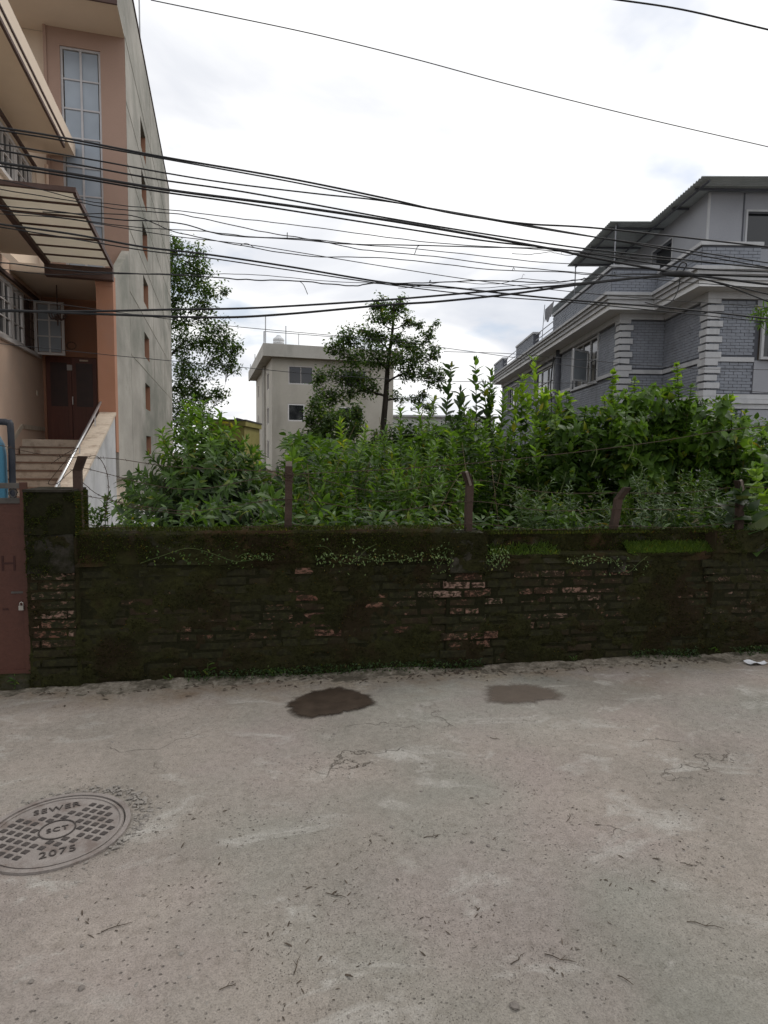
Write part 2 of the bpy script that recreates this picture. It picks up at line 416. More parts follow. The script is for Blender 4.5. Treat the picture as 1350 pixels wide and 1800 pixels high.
PLASTW = pm('white_plaster', (.40, .40, .41), (.52, .52, .52), 1.3, .85, .2, 60, dirt=(.24, .24, .23), dscale=1.6, dlo=.5, dhi=.7, dstretch=(1, 1, .5))
g = G('poly_sheet'); _p = g.n('ShaderNodeBsdfPrincipled'); g.set(_p.inputs['Base Color'], g.ramp(g.noise(g.pos(), 2.5, 5), [(.3, (.66, .63, .56)), (.7, (.80, .77, .70))])); _p.inputs['Roughness'].default_value = .5
_t = g.n('ShaderNodeBsdfTranslucent'); _t.inputs[0].default_value = (.80, .76, .68, 1); _m = g.n('ShaderNodeMixShader'); _m.inputs[0].default_value = .5
g.t.links.new(_p.outputs[0], _m.inputs[1]); g.t.links.new(_t.outputs[0], _m.inputs[2]); g.t.links.new(_m.outputs[0], g.out.inputs[0]); POLY = g.m
def glassmat(name, c, rough=.06, spec=.6):
    g = G(name); g.bsdf(g.ramp(g.noise(g.pos(), .7, 3), [(.3, c), (.7, tuple(q * 1.5 for q in c))]), rough, spec, g.bump(g.noise(g.pos(), 1.3, 2), .04, .02)); return g.m
GLASS = glassmat('glass_dark', (.012, .013, .015))
GLASSB = glassmat('glass_frosted', (.20, .235, .28), .22, .6)
GLASS2 = glassmat('glass_sky_tint', (.20, .22, .24), .12)  # pale grey-blue base colour stands in for reflected sky on the open casements
BLUE = pm('blue_plastic', (.04, .13, .20), (.06, .17, .25), 3, .45, .05, 40)
PIPE = pm('pipe_dark', (.02, .022, .03), (.04, .042, .05), 5, .5)
# grey house
GBRICK = pm('grey_painted_brick', (.215, .232, .268), (.27, .29, .33), 3, .75, .35, 70, dirt=(.18, .19, .215), dscale=2.5)
GJOINT = pm('grey_joint', (.085, .09, .105), (.115, .12, .14), 5, .9, .4, 60)
GTRIM = pm('grey_white_trim', (.43, .438, .455), (.51, .518, .535), 2, .75, .12, 70, dirt=(.31, .318, .33), dscale=2, dstretch=(1, 1, .4))
GWALL = pm('grey_panel', (.29, .30, .33), (.335, .345, .375), .9, .8, .08, 60)
GSOFF = pm('grey_soffit', (.62, .625, .63), (.70, .705, .71), 1, .8, .1, 60)
TIN = pm('tin_roof', (.36, .39, .39), (.44, .47, .47), 2, .5, .1, 40)
# far buildings
BEIGE = pm('beige_wall', (.46, .43, .37), (.53, .50, .44), .5, .85, .05, 30, dirt=(.33, .31, .27), dscale=.5, dstretch=(1, 1, .3))
BEIGE_T = pm('beige_trim', (.42, .40, .36), (.50, .48, .44), .7, .85, .05, 30, dirt=(.30, .29, .26), dscale=1, dstretch=(1, 1, .3))
WHITEP = pm('white_paint', (.58, .59, .60), (.68, .69, .70), .7, .8, .05, 30)
YELLOW = pm('yellow_paint', (.20, .18, .055), (.26, .235, .08), 1, .8, .05, 30)
ROOFD = pm('dark_roof', (.05, .05, .055), (.09, .09, .095), 2, .7)
BLACKT = pm('black_tank', (.015, .015, .018), (.03, .03, .034), 3, .5)
CLOTH = pm('grey_cloth', (.20, .20, .21), (.30, .30, .31), 8, .9)

# ------------------------------------------------------------------ ground
def vnoise(x, y, s, seed):
    """cheap smooth value noise for relief"""
    r = np.random.default_rng(seed); T = r.random((64, 64))
    x = np.asarray(x) * s; y = np.asarray(y) * s
    xi = np.floor(x).astype(int); yi = np.floor(y).astype(int); fx = x - xi; fy = y - yi
    fx = fx * fx * (3 - 2 * fx); fy = fy * fy * (3 - 2 * fy)
    t = lambda a, b: T[a % 64, b % 64]
    return (t(xi, yi) * (1 - fx) + t(xi + 1, yi) * fx) * (1 - fy) + (t(xi, yi + 1) * (1 - fx) + t(xi + 1, yi + 1) * fx) * fy
def road_z(x, y):
    return .018 * (vnoise(x, y, 1.1, 3) - .5) + .009 * (vnoise(x, y, 5.3, 4) - .5) + .004 * (vnoise(x, y, 17, 5) - .5)
def grid_mesh(name, xs, ys, zf):
    X, Y = np.meshgrid(xs, ys); Z = zf(X, Y); n, m = X.shape
    v = np.stack([X.ravel(), Y.ravel(), Z.ravel()], 1)
    i = np.arange(n * m).reshape(n, m)
    q = np.stack([i[:-1, :-1], i[:-1, 1:], i[1:, 1:], i[1:, :-1]], -1).reshape(-1, 4)
    return np_mesh(name, v, q.ravel(), np.full(len(q), 4), True)
MH = np.array([-.685, 2.855])       # centre of the sewer cover
xs = np.concatenate([np.linspace(-120, -3.2, 12), np.arange(-3, 7.5, .05), np.linspace(7.8, 120, 12)])
ys = np.concatenate([np.linspace(-60, .3, 8), np.arange(.4, 5.1, .05)])
def rz_main(x, y):
    z = road_z(x, y); rr = np.hypot(x - MH[0], y - MH[1])
    z = z * np.clip((rr - .25) / .3, 0, 1)
    z = z + .012 * np.exp(-((rr - .37) / .06) ** 2) * (vnoise(x, y, 9, 8) - .2)
    return np.where(rr < .248, -.06, z)
link('road', grid_mesh('road', xs, ys, rz_main), None, ROAD, kind='structure')
link('ground', grid_mesh('ground', np.linspace(-900, 900, 7), np.linspace(-900, 1500, 9), lambda x, y: x * 0 - .12), None, SOIL, kind='structure')
pl = grid_mesh('plot_ground', np.linspace(-.6, 60, 60), np.linspace(5.0, 90, 60), lambda x, y: .32 + .15 * vnoise(x, y, .5, 6))
link('plot_ground', pl, None, SOIL, kind='structure')
MB().box(-14, -.62, 5.2, 18, -.1, .06).build('courtyard', PLASTW, None, kind='structure')

def blob(name, cx, cy, rx, ry, rot, seed, mat, z=.016, jag=.16):
    r = np.random.default_rng(seed); n = 420
    a = np.linspace(0, 2 * math.pi, n, endpoint=False); k = np.ones(n)
    for f, am in ((2, .05), (3, .07), (4, .04), (7, .03), (11, .022), (19, .018), (29, .014), (43, .012), (67, .010), (97, .008)):
        k += am * np.sin(f * a + r.random() * 6.3) * jag / .16
    c, s = math.cos(rot), math.sin(rot)
    rings = []
    for q in (1, .8, .55, .3):
        x = rx * k * q * np.cos(a); y = ry * k * q * np.sin(a)
        X = cx + c * x - s * y; Y = cy + s * x + c * y
        rings.append(np.stack([X, Y, road_z(X, Y) + (.0035 if q == 1 else .005) + (z if z < .01 else 0)], 1))
    v = np.concatenate(rings + [np.array([[cx, cy, float(road_z(cx, cy)) + .005 + (z if z < .01 else 0)]])])
    f = []
    for j in range(3):
        for i in range(n):
            f.append((j * n + i, j * n + (i + 1) % n, (j + 1) * n + (i + 1) % n, (j + 1) * n + i))
    for i in range(n): f.append((3 * n + i, 3 * n + (i + 1) % n, 4 * n))
    me = bpy.data.meshes.new(name); me.from_pydata(v.tolist(), [], f); me.update()
    me.polygons.foreach_set('use_smooth', [True] * len(f))
    at_ = me.attributes.new('rnd', 'FLOAT', 'POINT'); at_.data.foreach_set('value', np.concatenate([np.full(n, 0.0), np.full(n, .33), np.full(n, .8), np.full(n, 1.0), [1.0]]).astype(np.float32))
    return link(name, me, None, mat, kind='structure')
c = at_z(580, 1236, 0); blob('puddle', c[0], c[1], .31, .26, .1, 11, puddle_mat('wet_mud', 0), z=.003)
c = at_z(915, 1220, 0); blob('puddle', c[0], c[1], .33, .20, -.15, 14, puddle_mat('damp_mud', .06), jag=.22)

# scattered grit, twigs and leaf bits on the road
def scatter(tmpl_v, tmpl_f, M):
    tv = np.asarray(tmpl_v, dtype=float); n = len(M)
    v = np.einsum('nij,kj->nki', M[:, :3, :3], tv) + M[:, None, :3, 3]
    loops = np.concatenate([np.array(f) for f in tmpl_f]); tot = np.array([len(f) for f in tmpl_f])
    L = (loops[None, :] + (np.arange(n) * len(tv))[:, None]).ravel()
    return v.reshape(-1, 3), L, np.tile(tot, n)
def mats_from(pos, ang, sc, tilt=0.0):
    n = len(pos); M = np.zeros((n, 4, 4)); c, s = np.cos(ang), np.sin(ang)
    M[:, 0, 0] = c * sc[:, 0]; M[:, 0, 1] = -s * sc[:, 1]; M[:, 1, 0] = s * sc[:, 0]; M[:, 1, 1] = c * sc[:, 1]; M[:, 2, 2] = sc[:, 2]; M[:, 3, 3] = 1
    if tilt: M[:, 2, 0] = sc[:, 0] * rng.normal(0, tilt, n)
    M[:, :3, 3] = pos; return M
ico_v = [(0, 0, 1), (.9, 0, .4), (.3, .85, .45), (-.75, .5, .4), (-.7, -.55, .45), (.3, -.85, .35), (.7, .5, -.4), (-.3, .85, -.4), (-.9, 0, -.4), (-.3, -.85, -.4), (.7, -.5, -.4), (0, 0, -1)]
ico_f = [(0, 1, 2), (0, 2, 3), (0, 3, 4), (0, 4, 5), (0, 5, 1), (1, 6, 2), (2, 7, 3), (3, 8, 4), (4, 9, 5), (5, 10, 1), (6, 7, 2), (7, 8, 3), (8, 9, 4), (9, 10, 5), (10, 6, 1)]
def road_points(n, clusters=None, spread=.1):
    if clusters is None:
        x = rng.uniform(-2, 5, n); y = rng.uniform(.9, 4.3, n)
    else:
        k = rng.integers(0, len(clusters), n); c = np.asarray(clusters)[k]
        x = c[:, 0] + rng.normal(0, spread, n) * 1.6; y = c[:, 1] + rng.normal(0, spread, n)
    ok = (np.hypot(x - MH[0], y - MH[1]) > .32) & (y < 4.25); x, y = x[ok], y[ok]
    return np.stack([x, y, road_z(x, y)], 1)
p = np.concatenate([road_points(900), road_points(700, np.stack([rng.uniform(-.6, 4, 60), rng.uniform(1, 3.6, 60)], 1), .12)])
sz = rng.gamma(2.0, .0013, (len(p), 1)) + .0015
p[:, 2] -= sz[:, 0] * .05
M_ = mats_from(p, rng.uniform(0, 6.3, len(p)), sz * rng.uniform(.7, 1.4, (len(p), 3)) * np.array([1.2, .9, .55]))
v, l, t = scatter(ico_v, ico_f, M_)
link('gravel', np_mesh('gravel', v, l, t, False), None, PEBBLE, kind='stuff', label='small grit and pebbles scattered over the concrete road')
# curled leaf bits: narrow bent chips
chip_v = [(-1, -.13, 0), (-1, .1, .03), (-.35, -.26, .16), (-.35, .26, .13), (.35, -.2, .2), (.35, .26, .1), (1, 0, .03)]
chip_f = [(0, 2, 3, 1), (2, 4, 5, 3), (4, 6, 5)]
cl = [at_z(x, y, 0)[:2] for x, y in [(500, 1750), (530, 1650), (580, 1550), (740, 1470), (885, 1400), (1015, 1435), (890, 1370), (1150, 1400), (1200, 1520), (1000, 1690), (620, 1480), (470, 1620), (210, 1630), (620, 1570), (420, 1480), (860, 1460), (650, 1350), (1290, 1330), (1100, 1560), (350, 1440), (250, 1420), (300, 1560), (720, 1660), (850, 1610)]]
p = np.concatenate([road_points(160), road_points(760, cl, .07)])
ln = rng.gamma(2.2, .0019, (len(p), 1)) + .002
p[:, 2] += .0015
M_ = mats_from(p, rng.uniform(0, 6.3, len(p)), ln * np.array([1, .8, .9]) * rng.uniform(.5, 1.4, (len(p), 3)), .18)
v, l, t = scatter(chip_v, chip_f, M_)
link('leaf_litter', np_mesh('leaf_litter', v, l, t, False, np.repeat(rng.random(len(p)), len(chip_v))), None, L_DRY, kind='stuff', label='dry leaf bits and twig ends scattered over the road')
# a low uneven bank of dirt along the wall foot
ss_ = np.arange(-.2, 8, .03); tt_ = np.array([-.26, -.2, -.15, -.10, -.06, -.02, .02]); hh_ = np.array([-.014, -.002, .004, .009, .015, .022, .03])
Sg, Tg = np.meshgrid(ss_, tt_); Hg = np.repeat(hh_[:, None], len(ss_), 1) * (.35 + 1.0 * vnoise(Sg, Tg, 3, 71)) + .012 * (vnoise(Sg, Tg, 22, 72) - .5) - .004
Tg = Tg * (.55 + .8 * vnoise(Sg, Tg * 0, 2.3, 73)) - np.where(Sg > 5.2, .04, 0)
Pg = WA[None, None, :] + Sg[..., None] * WD + Tg[..., None] * WN; zz_ = Hg + road_z(Pg[..., 0], Pg[..., 1])
i_ = np.arange(Sg.size).reshape(Sg.shape); q_ = np.stack([i_[:-1, :-1], i_[:-1, 1:], i_[1:, 1:], i_[1:, :-1]], -1).reshape(-1, 4)
link('dirt_bank', np_mesh('dirt_bank', np.concatenate([Pg, zz_[..., None]], -1).reshape(-1, 3), q_.ravel(), np.full(len(q_), 4), True), None, pm('dirt', (.13, .108, .082), (.30, .265, .215), 30, .95, .9, 60, dirt=(.045, .038, .025), dscale=6, dlo=.44, dhi=.60), kind='structure')
# more debris at the wall foot
n = 900
s_ = rng.uniform(.1, 7, n); t_ = -np.abs(rng.normal(0, .11, n)) - .01
q = WA + np.outer(s_, WD) + np.outer(t_, WN)
p = np.stack([q[:, 0], q[:, 1], road_z(q[:, 0], q[:, 1]) + .002], 1)
M_ = mats_from(p, rng.uniform(0, 6.3, n), rng.uniform(.006, .026, (n, 1)) * np.array([1, 1, .9]), .2)
v, l, t = scatter(chip_v, chip_f, M_)
link('wall_foot_litter', np_mesh('wall_foot_litter', v, l, t, False, np.repeat(rng.random(n), len(chip_v))), None, L_DRY, kind='stuff', label='dry leaf litter drifted along the foot of the mossy wall')
# twigs: each one a thing
tw = [(205, 1632, .10, .3), (1240, 1625, .12, -.6), (985, 1690, .10, -.5), (910, 1690, .07, .5), (760, 1470, .08, .05), (1000, 1440, .07, .9), (590, 1578, .08, -.5), (1100, 1725, .05, -1), (520, 1700, .07, 1.2), (1210, 1520, .06, -.5), (400, 1740, .05, .2), (870, 1300, .06, -.6)]
for (x, y, ln, a) in tw:
    c = at_z(x, y, 0); b = MB(); u = np.array([math.cos(a), math.sin(a), 0]); w = np.array([-u[1], u[0], 0])
    pts = [c + u * ln * (k - .5) + w * random.uniform(-.07, .07) * ln + np.array([0, 0, float(road_z(c[0], c[1])) + .004 + random.random() * .003]) for k in (0, .25, .5, .75, 1)]
    b.tube(pts, [.0017, .0016, .0015, .0013, .0008], 5)
    b.tube([pts[2], pts[2] + u * ln * .2 + w * ln * .22 + np.array([0, 0, .003])], [.0012, .0007], 4)
    b.build('twig', L_DRY, None, label='thin dry forked twig lying on the concrete road', cat='twig', group='twigs lying on the road')
# stones picked out singly
for (x, y, r) in [(143, 1738, .012), (145, 1664, .007), (55, 1728, .009), (905, 1775, .016), (740, 1388, .008), (1095, 1390, .009), (858, 1488, .009), (885, 1495, .009), (830, 1480, .009), (1270, 1405, .012)]:
    c = at_z(x, y, 0); me = bpy.data.meshes.new('stone')
    me.from_pydata([(a * r * random.uniform(.8, 1.2), b_ * r * random.uniform(.8, 1.3), d * r * .6) for a, b_, d in ico_v], [], ico_f)
    o = link('stone', me, None, STONE, label='small rounded dark stone bedded in the road', cat='stone', group='stones bedded in the road')
    o.location = (c[0], c[1], float(road_z(c[0], c[1])) + r * .25); o.rotation_euler = (0, 0, random.random() * 6)
# scrap of paper, brown leaves
c = at_z(1330, 1168, 0); b = MB()
n = 7
for i in range(n):
    for j in range(4):
        pass
gv = [(.085 * (i / 6 - .5) * 2, .045 * (j / 3 - .5) * 2 * (1 - .5 * i / 6), .006 + .02 * abs(j / 3 - .5) + .012 * math.sin(i * 1.1)) for i in range(7) for j in range(4)]
gf = [(i * 4 + j, i * 4 + j + 1, (i + 1) * 4 + j + 1, (i + 1) * 4 + j) for i in range(6) for j in range(3)]
me = bpy.data.meshes.new('paper_scrap'); me.from_pydata(gv, [], gf)
o = link('paper_scrap', me, None, PAPER, label='crumpled white scrap of paper near the foot of the wall', cat='paper')
o.location = (c[0], c[1], float(road_z(c[0], c[1])) + .004); o.rotation_euler = (0, 0, -.1)

# ------------------------------------------------------------------ sewer cover
mh = empty('sewer_cover', (MH[0], MH[1], 0), rad(13), label='round cast iron sewer cover sunk in the concrete road', cat='manhole cover')
RC = .265
def ring(b, r0, r1, z0, z1, n=64):
    vs = []; fs = []
    for i in range(n):
        a = 2 * math.pi * i / n; c, s = math.cos(a), math.sin(a)
        vs += [(r0 * c, r0 * s, z0), (r0 * c, r0 * s, z1), (r1 * c, r1 * s, z1), (r1 * c, r1 * s, z0)]
    for i in range(n):
        j = (i + 1) % n
        for k in range(4):
            fs.append((i * 4 + k, i * 4 + (k + 1) % 4, j * 4 + (k + 1) % 4, j * 4 + k))
    return b.add(vs, fs)
b = MB(); n = 64
b.add([(RC * math.cos(2 * math.pi * i / n), RC * math.sin(2 * math.pi * i / n), z) for z in (-.05, .004) for i in range(n)],
      [tuple(range(n, 2 * n))] + [(i, (i + 1) % n, n + (i + 1) % n, n + i) for i in range(n)])
b.build('plate', IRON, mh)
ring(MB(), RC + .006, RC + .027, -.05, .011).build('frame_ring', IRON, mh)
ring(MB(), RC - .016, RC - .004, .004, .009).build('cover_rim', IRON, mh)
ring(MB(), .068, .073, .004, .0085, 40).build('centre_ring', IRON_D, mh)
stud = MB(); st = []
dv_ = [(-.5, 0), (0, -.5), (.5, 0), (0, .5)]
stud.add([(x * .039, y * .035, .003) for x, y in dv_] + [(x * .030, y * .026, .0088) for x, y in dv_], [(4, 5, 6, 7)] + [(i, (i + 1) % 4, 4 + (i + 1) % 4, 4 + i) for i in range(4)])
sm = stud.mesh('stud'); sm.materials.append(IRON_D)
pitch = .058
for i in range(-7, 8):
    for j in range(-9, 10):
        x = i * pitch + (pitch / 2 if j % 2 else 0); y = j * pitch * .5
        r = math.hypot(x, y)
        if r > RC - .034 or r < .09: continue
        if y > .13 and abs(x) < .125: continue
        if y < -.135 and abs(x) < .13: continue
        o = link('stud', sm, mh); o.location = (x, y, 0)
def text(body, size, parent, loc, mat, rz=0, name='lettering', ext=.0025, width=None):
    cu = bpy.data.curves.new(name, 'FONT'); cu.body = body; cu.size = size; cu.extrude = ext; cu.align_x = 'CENTER'; cu.align_y = 'CENTER'; cu.offset = -size * .004
    cu.space_character = 1.15
    t_ = bpy.data.objects.new('tmp', cu); COL.objects.link(t_)
    dg = bpy.context.evaluated_depsgraph_get(); me = bpy.data.meshes.new_from_object(t_.evaluated_get(dg))
    bpy.data.objects.remove(t_)
    me.materials.clear()
    o = link(name, me, parent, mat); o.location = loc; o.rotation_euler = (0, 0, rz); return o
text('SEWER', .056, mh, (0, .178, .006), IRON_D)
text('SCT', .045, mh, (0, 0, .006), IRON_D)
text('2075', .062, mh, (0, -.175, .006), IRON_D)
# broken rim of dirt round the cover
p = []
for i in range(420):
    a = rng.normal(.7, .75); r = RC + .036 + abs(rng.normal(0, .03)) + (.05 * rng.random() if -.6 < a - .3 < .8 else 0)
    p.append((MH[0] + r * math.cos(a), MH[1] + r * math.sin(a), .006))
p = np.array(p); sz = rng.gamma(1.6, .0019, (len(p), 1)) + .0015
v, l, t = scatter(ico_v, ico_f, mats_from(p, rng.uniform(0, 6.3, len(p)), sz * rng.uniform(.7, 1.4, (len(p), 3)) * np.array([1.2, 1, .6])))
link('broken_edge_rubble', np_mesh('rubble', v, l, t), None, PEBBLE, kind='stuff', label='crumbled concrete round the sewer cover')

# ------------------------------------------------------------------ boundary wall (local frame: x along the wall, y away from the road)
bw = empty('boundary_wall', (WA[0], WA[1], 0), WANG, label='long low brick boundary wall blackened and covered with moss', cat='wall')
SPAN = 11.0
def rough_slab(name, mat, parent, s0, s1, t0, t1, z0, z1, step=.04, amp=.02, seed=1, topamp=.012):
    """a slab with an uneven worn front and top"""
    ns = max(2, int((s1 - s0) / step)); nz = max(2, int((z1 - z0) / step)); ntp = max(2, int((t1 - t0) / step))
    ss = np.linspace(s0, s1, ns + 1)
    prof = [(t0, z0 + (z1 - z0) * k / nz) for k in range(nz + 1)] + [(t0 + (t1 - t0) * k / ntp, z1) for k in range(1, ntp + 1)] + [(t1, z0)]
    n = len(prof); V = np.zeros((ns + 1, n, 3))
    for j, (t, z) in enumerate(prof):
        a = vnoise(ss + 3, np.full_like(ss, z * 1.3 + t), 9, seed) - .5; a2 = vnoise(ss, np.full_like(ss, z * 2 + t + 9), 26, seed + 1) - .5
        d = amp * (1.4 * a + .8 * a2)
        V[:, j, 0] = ss; V[:, j, 1] = t - (d if t == t0 else 0); V[:, j, 2] = z + (topamp * (1.5 * a + a2) if z == z1 else 0)
    i = np.arange((ns + 1) * n).reshape(ns + 1, n)
    q = np.stack([i[:-1, :-1], i[1:, :-1], i[1:, 1:], i[:-1, 1:]], -1).reshape(-1, 4)
    lo_ = np.concatenate([q.ravel(), i[0], i[-1][::-1]]); to_ = np.concatenate([np.full(len(q), 4), [n, n]])
    me = np_mesh(name, V.reshape(-1, 3), lo_, to_, False)
    me.polygons.foreach_set('use_smooth', np.concatenate([np.full(len(q), True), [False, False]]))
    return link(name, me, parent, mat)
MB().box(.30, SPAN, -.001, .24, -.12, .86).build('mortar_core', MORTAR, bw)
MB().box(2.945, 3.25, -.019, -.002, -.1, .75).build('mortar_core', MORTAR, bw)
MB().box(5.2, SPAN, -.031, -.002, -.12, .862).build('mortar_core', MORTAR, bw)
rough_slab('cement_band', BAND, bw, .30, 2.98, -.012, .23, .835, 1.075, seed=21, amp=.026)
rough_slab('cement_band', BAND, bw, 3.22, 5.2, .085, .25, .80, 1.03, seed=22)
rough_slab('ledge', BAND, bw, 3.22, 5.2, -.016, .12, .80, .868, seed=23, topamp=.02)
rough_slab('cement_band', BAND, bw, 5.2, SPAN, -.05, .22, .865, 1.03, seed=24)
rough_slab('pier', PLASTER, bw, 2.96, 3.24, -.045, .23, .745, 1.045, seed=25, amp=.02)
rough_slab('pier', PLASTER, bw, 4.28, 4.42, -.028, .10, .72, .85, seed=27, amp=.02)
# bricks
def brick_mesh(k):
    r = random.Random(k); L, D, Hh = .112, .05, .0275
    j = lambda a: r.uniform(-a, a)
    vs = [(x * L + j(.003), D, z * Hh + j(.002)) for x, z in ((-1, -1), (1, -1), (1, 1), (-1, 1))]
    vs += [(x * L + j(.004), -D + .012 + j(.003), z * Hh + j(.002)) for x, z in ((-1, -1), (1, -1), (1, 1), (-1, 1))]
    vs += [(x * (L - .012) + j(.006), -D + j(.003), z * (Hh - .006) + j(.003)) for x, z in ((-1, -1), (1, -1), (1, 1), (-1, 1))]
    vs += [(j(.03), -D - .002 + j(.004), j(.006))]
    fs = [(0, 4, 5, 1), (1, 5, 6, 2), (2, 6, 7, 3), (3, 7, 4, 0), (4, 8, 9, 5), (5, 9, 10, 6), (6, 10, 11, 7), (7, 11, 8, 4), (8, 12, 9), (9, 12, 10), (10, 12, 11), (11, 12, 8)]
    me = bpy.data.meshes.new('brick'); me.from_pydata(vs, [], fs); me.materials.append(BRICK); me.update(); return me
BM_ = [brick_mesh(k) for k in range(8)]
def expo(s, z):
    e = .10
    def bump_(s0, s1, z0, z1, k):
        return k if s0 < s < s1 and z0 < z < z1 else 0
    e = max(e, bump_(2.95, 3.30, .15, .74, .64), bump_(1.68, 2.12, .28, .78, .52), bump_(2.3, 2.9, .28, .66, .52), bump_(3.55, 4.5, .3, .72, .5),
            bump_(4.9, 5.2, .3, .72, .45), bump_(5.2, 9, .25, .85, .42), bump_(.5, 1.7, .22, .62, .34), bump_(.04, .35, .3, .95, .66))
    return e
CO = .0665; LB = .236
rest = []
nb = 0
for c_ in range(13):
    z = .012 + CO * (c_ + .5)
    if z > .84: break
    s = .30 + (LB / 2 if c_ % 2 else 0)
    if c_ % 3 == 2: s -= .06
    while s < SPAN - .1:
        lb = LB * (.52 if random.random() < .16 else random.uniform(.93, 1.04))
        sc = s + lb / 2 + random.uniform(-.004, .004)
        off = -.018 if 2.94 < sc < 3.26 else (-.03 if sc > 5.2 else 0)
        yy = .0485 + off - abs(random.gauss(0, .0035))
        if sc < 5.95 and nb < 300:
            o = link('brick', random.choice(BM_), bw); o.location = (sc, yy, z + random.uniform(-.003, .003)); o.rotation_euler = (random.gauss(0, .02), random.gauss(0, .012), random.gauss(0, .015))
            e = max(.02, expo(sc, z) + random.gauss(0, .16)); o.color = (e, 0, 0, 1); nb += 1; o.scale = (lb / LB, 1, random.uniform(.88, 1.06))
        else: rest.append((sc, yy, z))
        s += lb
if rest:
    b = MB()
    for (a, y, z) in rest: b.box(a - .112, a + .112, y - .05, y + .05, z - .0275, z + .0275)
    b.build('brickwork', BRICK, bw, kind='stuff').color = (.12, 0, 0, 1)
# gate pillar: a taller brick pier at the end of the wall
gp = empty('gate_pillar', (WA[0], WA[1], 0), WANG, label='mossy square brick gate pillar beside the rusty metal gate', cat='pillar')
MB().box(.045, .325, -.02, .27, -.12, 1.0).build('mortar_core', MORTAR, gp)
rough_slab('plaster_cap', MORTAR, gp, .03, .345, -.05, .29, 1.06, 1.345, seed=31, amp=.018)
rough_slab('plaster_coat', PILLARM, gp, .04, .33, -.043, .28, .80, 1.06, seed=32, amp=.02)
MB().box(.03, .335, -.06, .29, 1.345, 1.362).build('cap_slab', PILLARM, gp)
for c_ in range(12):
    z = .012 + CO * (c_ + .5)
    for k, (a, ln) in enumerate(((.16, 1.0), (.30, .22)) if c_ % 2 else ((.07, .22), (.215, 1.0))):
        o = link('brick', random.choice(BM_), gp); o.location = (a, .024 - random.random() * .008, z); o.scale = (ln, 1, 1)
        o.color = (max(.05, expo(.2, z) + random.gauss(0, .12)), 0, 0, 1)

# moss: short blades on band, ledge and wall face
def blade_cloud(name, pos, nrm, size, mat, label, parent=None, wid=.35):
    n = len(pos); d = nrm + rng.normal(0, .45, (n, 3)); d /= np.linalg.norm(d, axis=1)[:, None]
    a = rng.normal(0, 1, (n, 3)); x = np.cross(d, a); x /= np.linalg.norm(x, axis=1)[:, None]
    M = np.zeros((n, 4, 4)); M[:, :3, 0] = x * (size * wid)[:, None]; M[:, :3, 1] = d * size[:, None]; M[:, :3, 2] = np.cross(x, d) * size[:, None]; M[:, :3, 3] = pos; M[:, 3, 3] = 1
    v, l, t = scatter([(-.5, 0, 0), (.5, 0, 0), (.35, .55, .1), (0, 1, .35), (-.35, .55, .1)], [(0, 1, 2, 3, 4)], M)
    return link(name, np_mesh(name, v, l, t, False, np.repeat(rng.random(n), 5)), parent, mat, kind='stuff', label=label)
n = 24000
s = rng.uniform(.32, 7, n); z = rng.uniform(.86, 1.06, n); t = np.where((s > 3.24) & (s < 5.2), .08, np.where(s > 5.2, -.055, np.where((s > 2.95) & (s < 3.25), -.05, -.022)))
keep = vnoise(s, z * 1.5, 3.1, 41) + .35 * vnoise(s, z, 13, 42) > .42
s, z, t = s[keep], z[keep], t[keep]; n = len(s)
blade_cloud('moss', np.stack([s, t, z], 1), np.tile([0, -1, .25], (n, 1)), rng.uniform(.005, .018, n), L_MOSS, 'fine dark moss growing on the upper wall face', bw, .5)
n = 5000
s = rng.uniform(.03, .345, n); z = rng.uniform(.78, 1.345, n); keep = vnoise(s, z, 9, 46) > .4; s, z = s[keep], z[keep]; n = len(s)
blade_cloud('moss', np.stack([s, np.where(z > 1.06, -.05, -.043), z], 1), np.tile([0, -1, .25], (n, 1)), rng.uniform(.005, .016, n), L_MOSS, 'dark moss on the gate pillar', gp, .5)
n = 1500
z = rng.uniform(1.05, 1.35, n); blade_cloud('moss', np.stack([np.full(n, .343), rng.uniform(-.05, .25, n), z], 1), np.tile([1, -.3, -.3], (n, 1)), rng.uniform(.008, .028, n), L_MOSS, 'green moss hanging on the pillar side', gp, .3)
n = 9000
s = rng.uniform(.32, 7, n); t = rng.uniform(-.02, .2, n); z = np.where(s < 3.2, 1.072, 1.03)
k = vnoise(s, t, 2.5, 43) > .3; s, t, z = s[k], t[k], z[k]; n = len(s)
blade_cloud('moss', np.stack([s, t, z], 1), np.tile([0, -.3, 1], (n, 1)), rng.uniform(.008, .028, n), L_MOSS, 'moss along the top of the wall', bw, .4)
n = 5200
s = np.concatenate([rng.uniform(3.25, 3.85, 900), rng.uniform(4.45, 5.2, n - 900)]); t = rng.uniform(-.018, .085, n); z = .865 + np.clip(t, 0, 1) * .8
blade_cloud('ledge_grass', np.stack([s, t, z], 1), np.tile([0, -.35, 1], (n, 1)), rng.uniform(.015, .05, n), L_MOSSG, 'bright green mossy grass on the wall ledge', bw, .14)

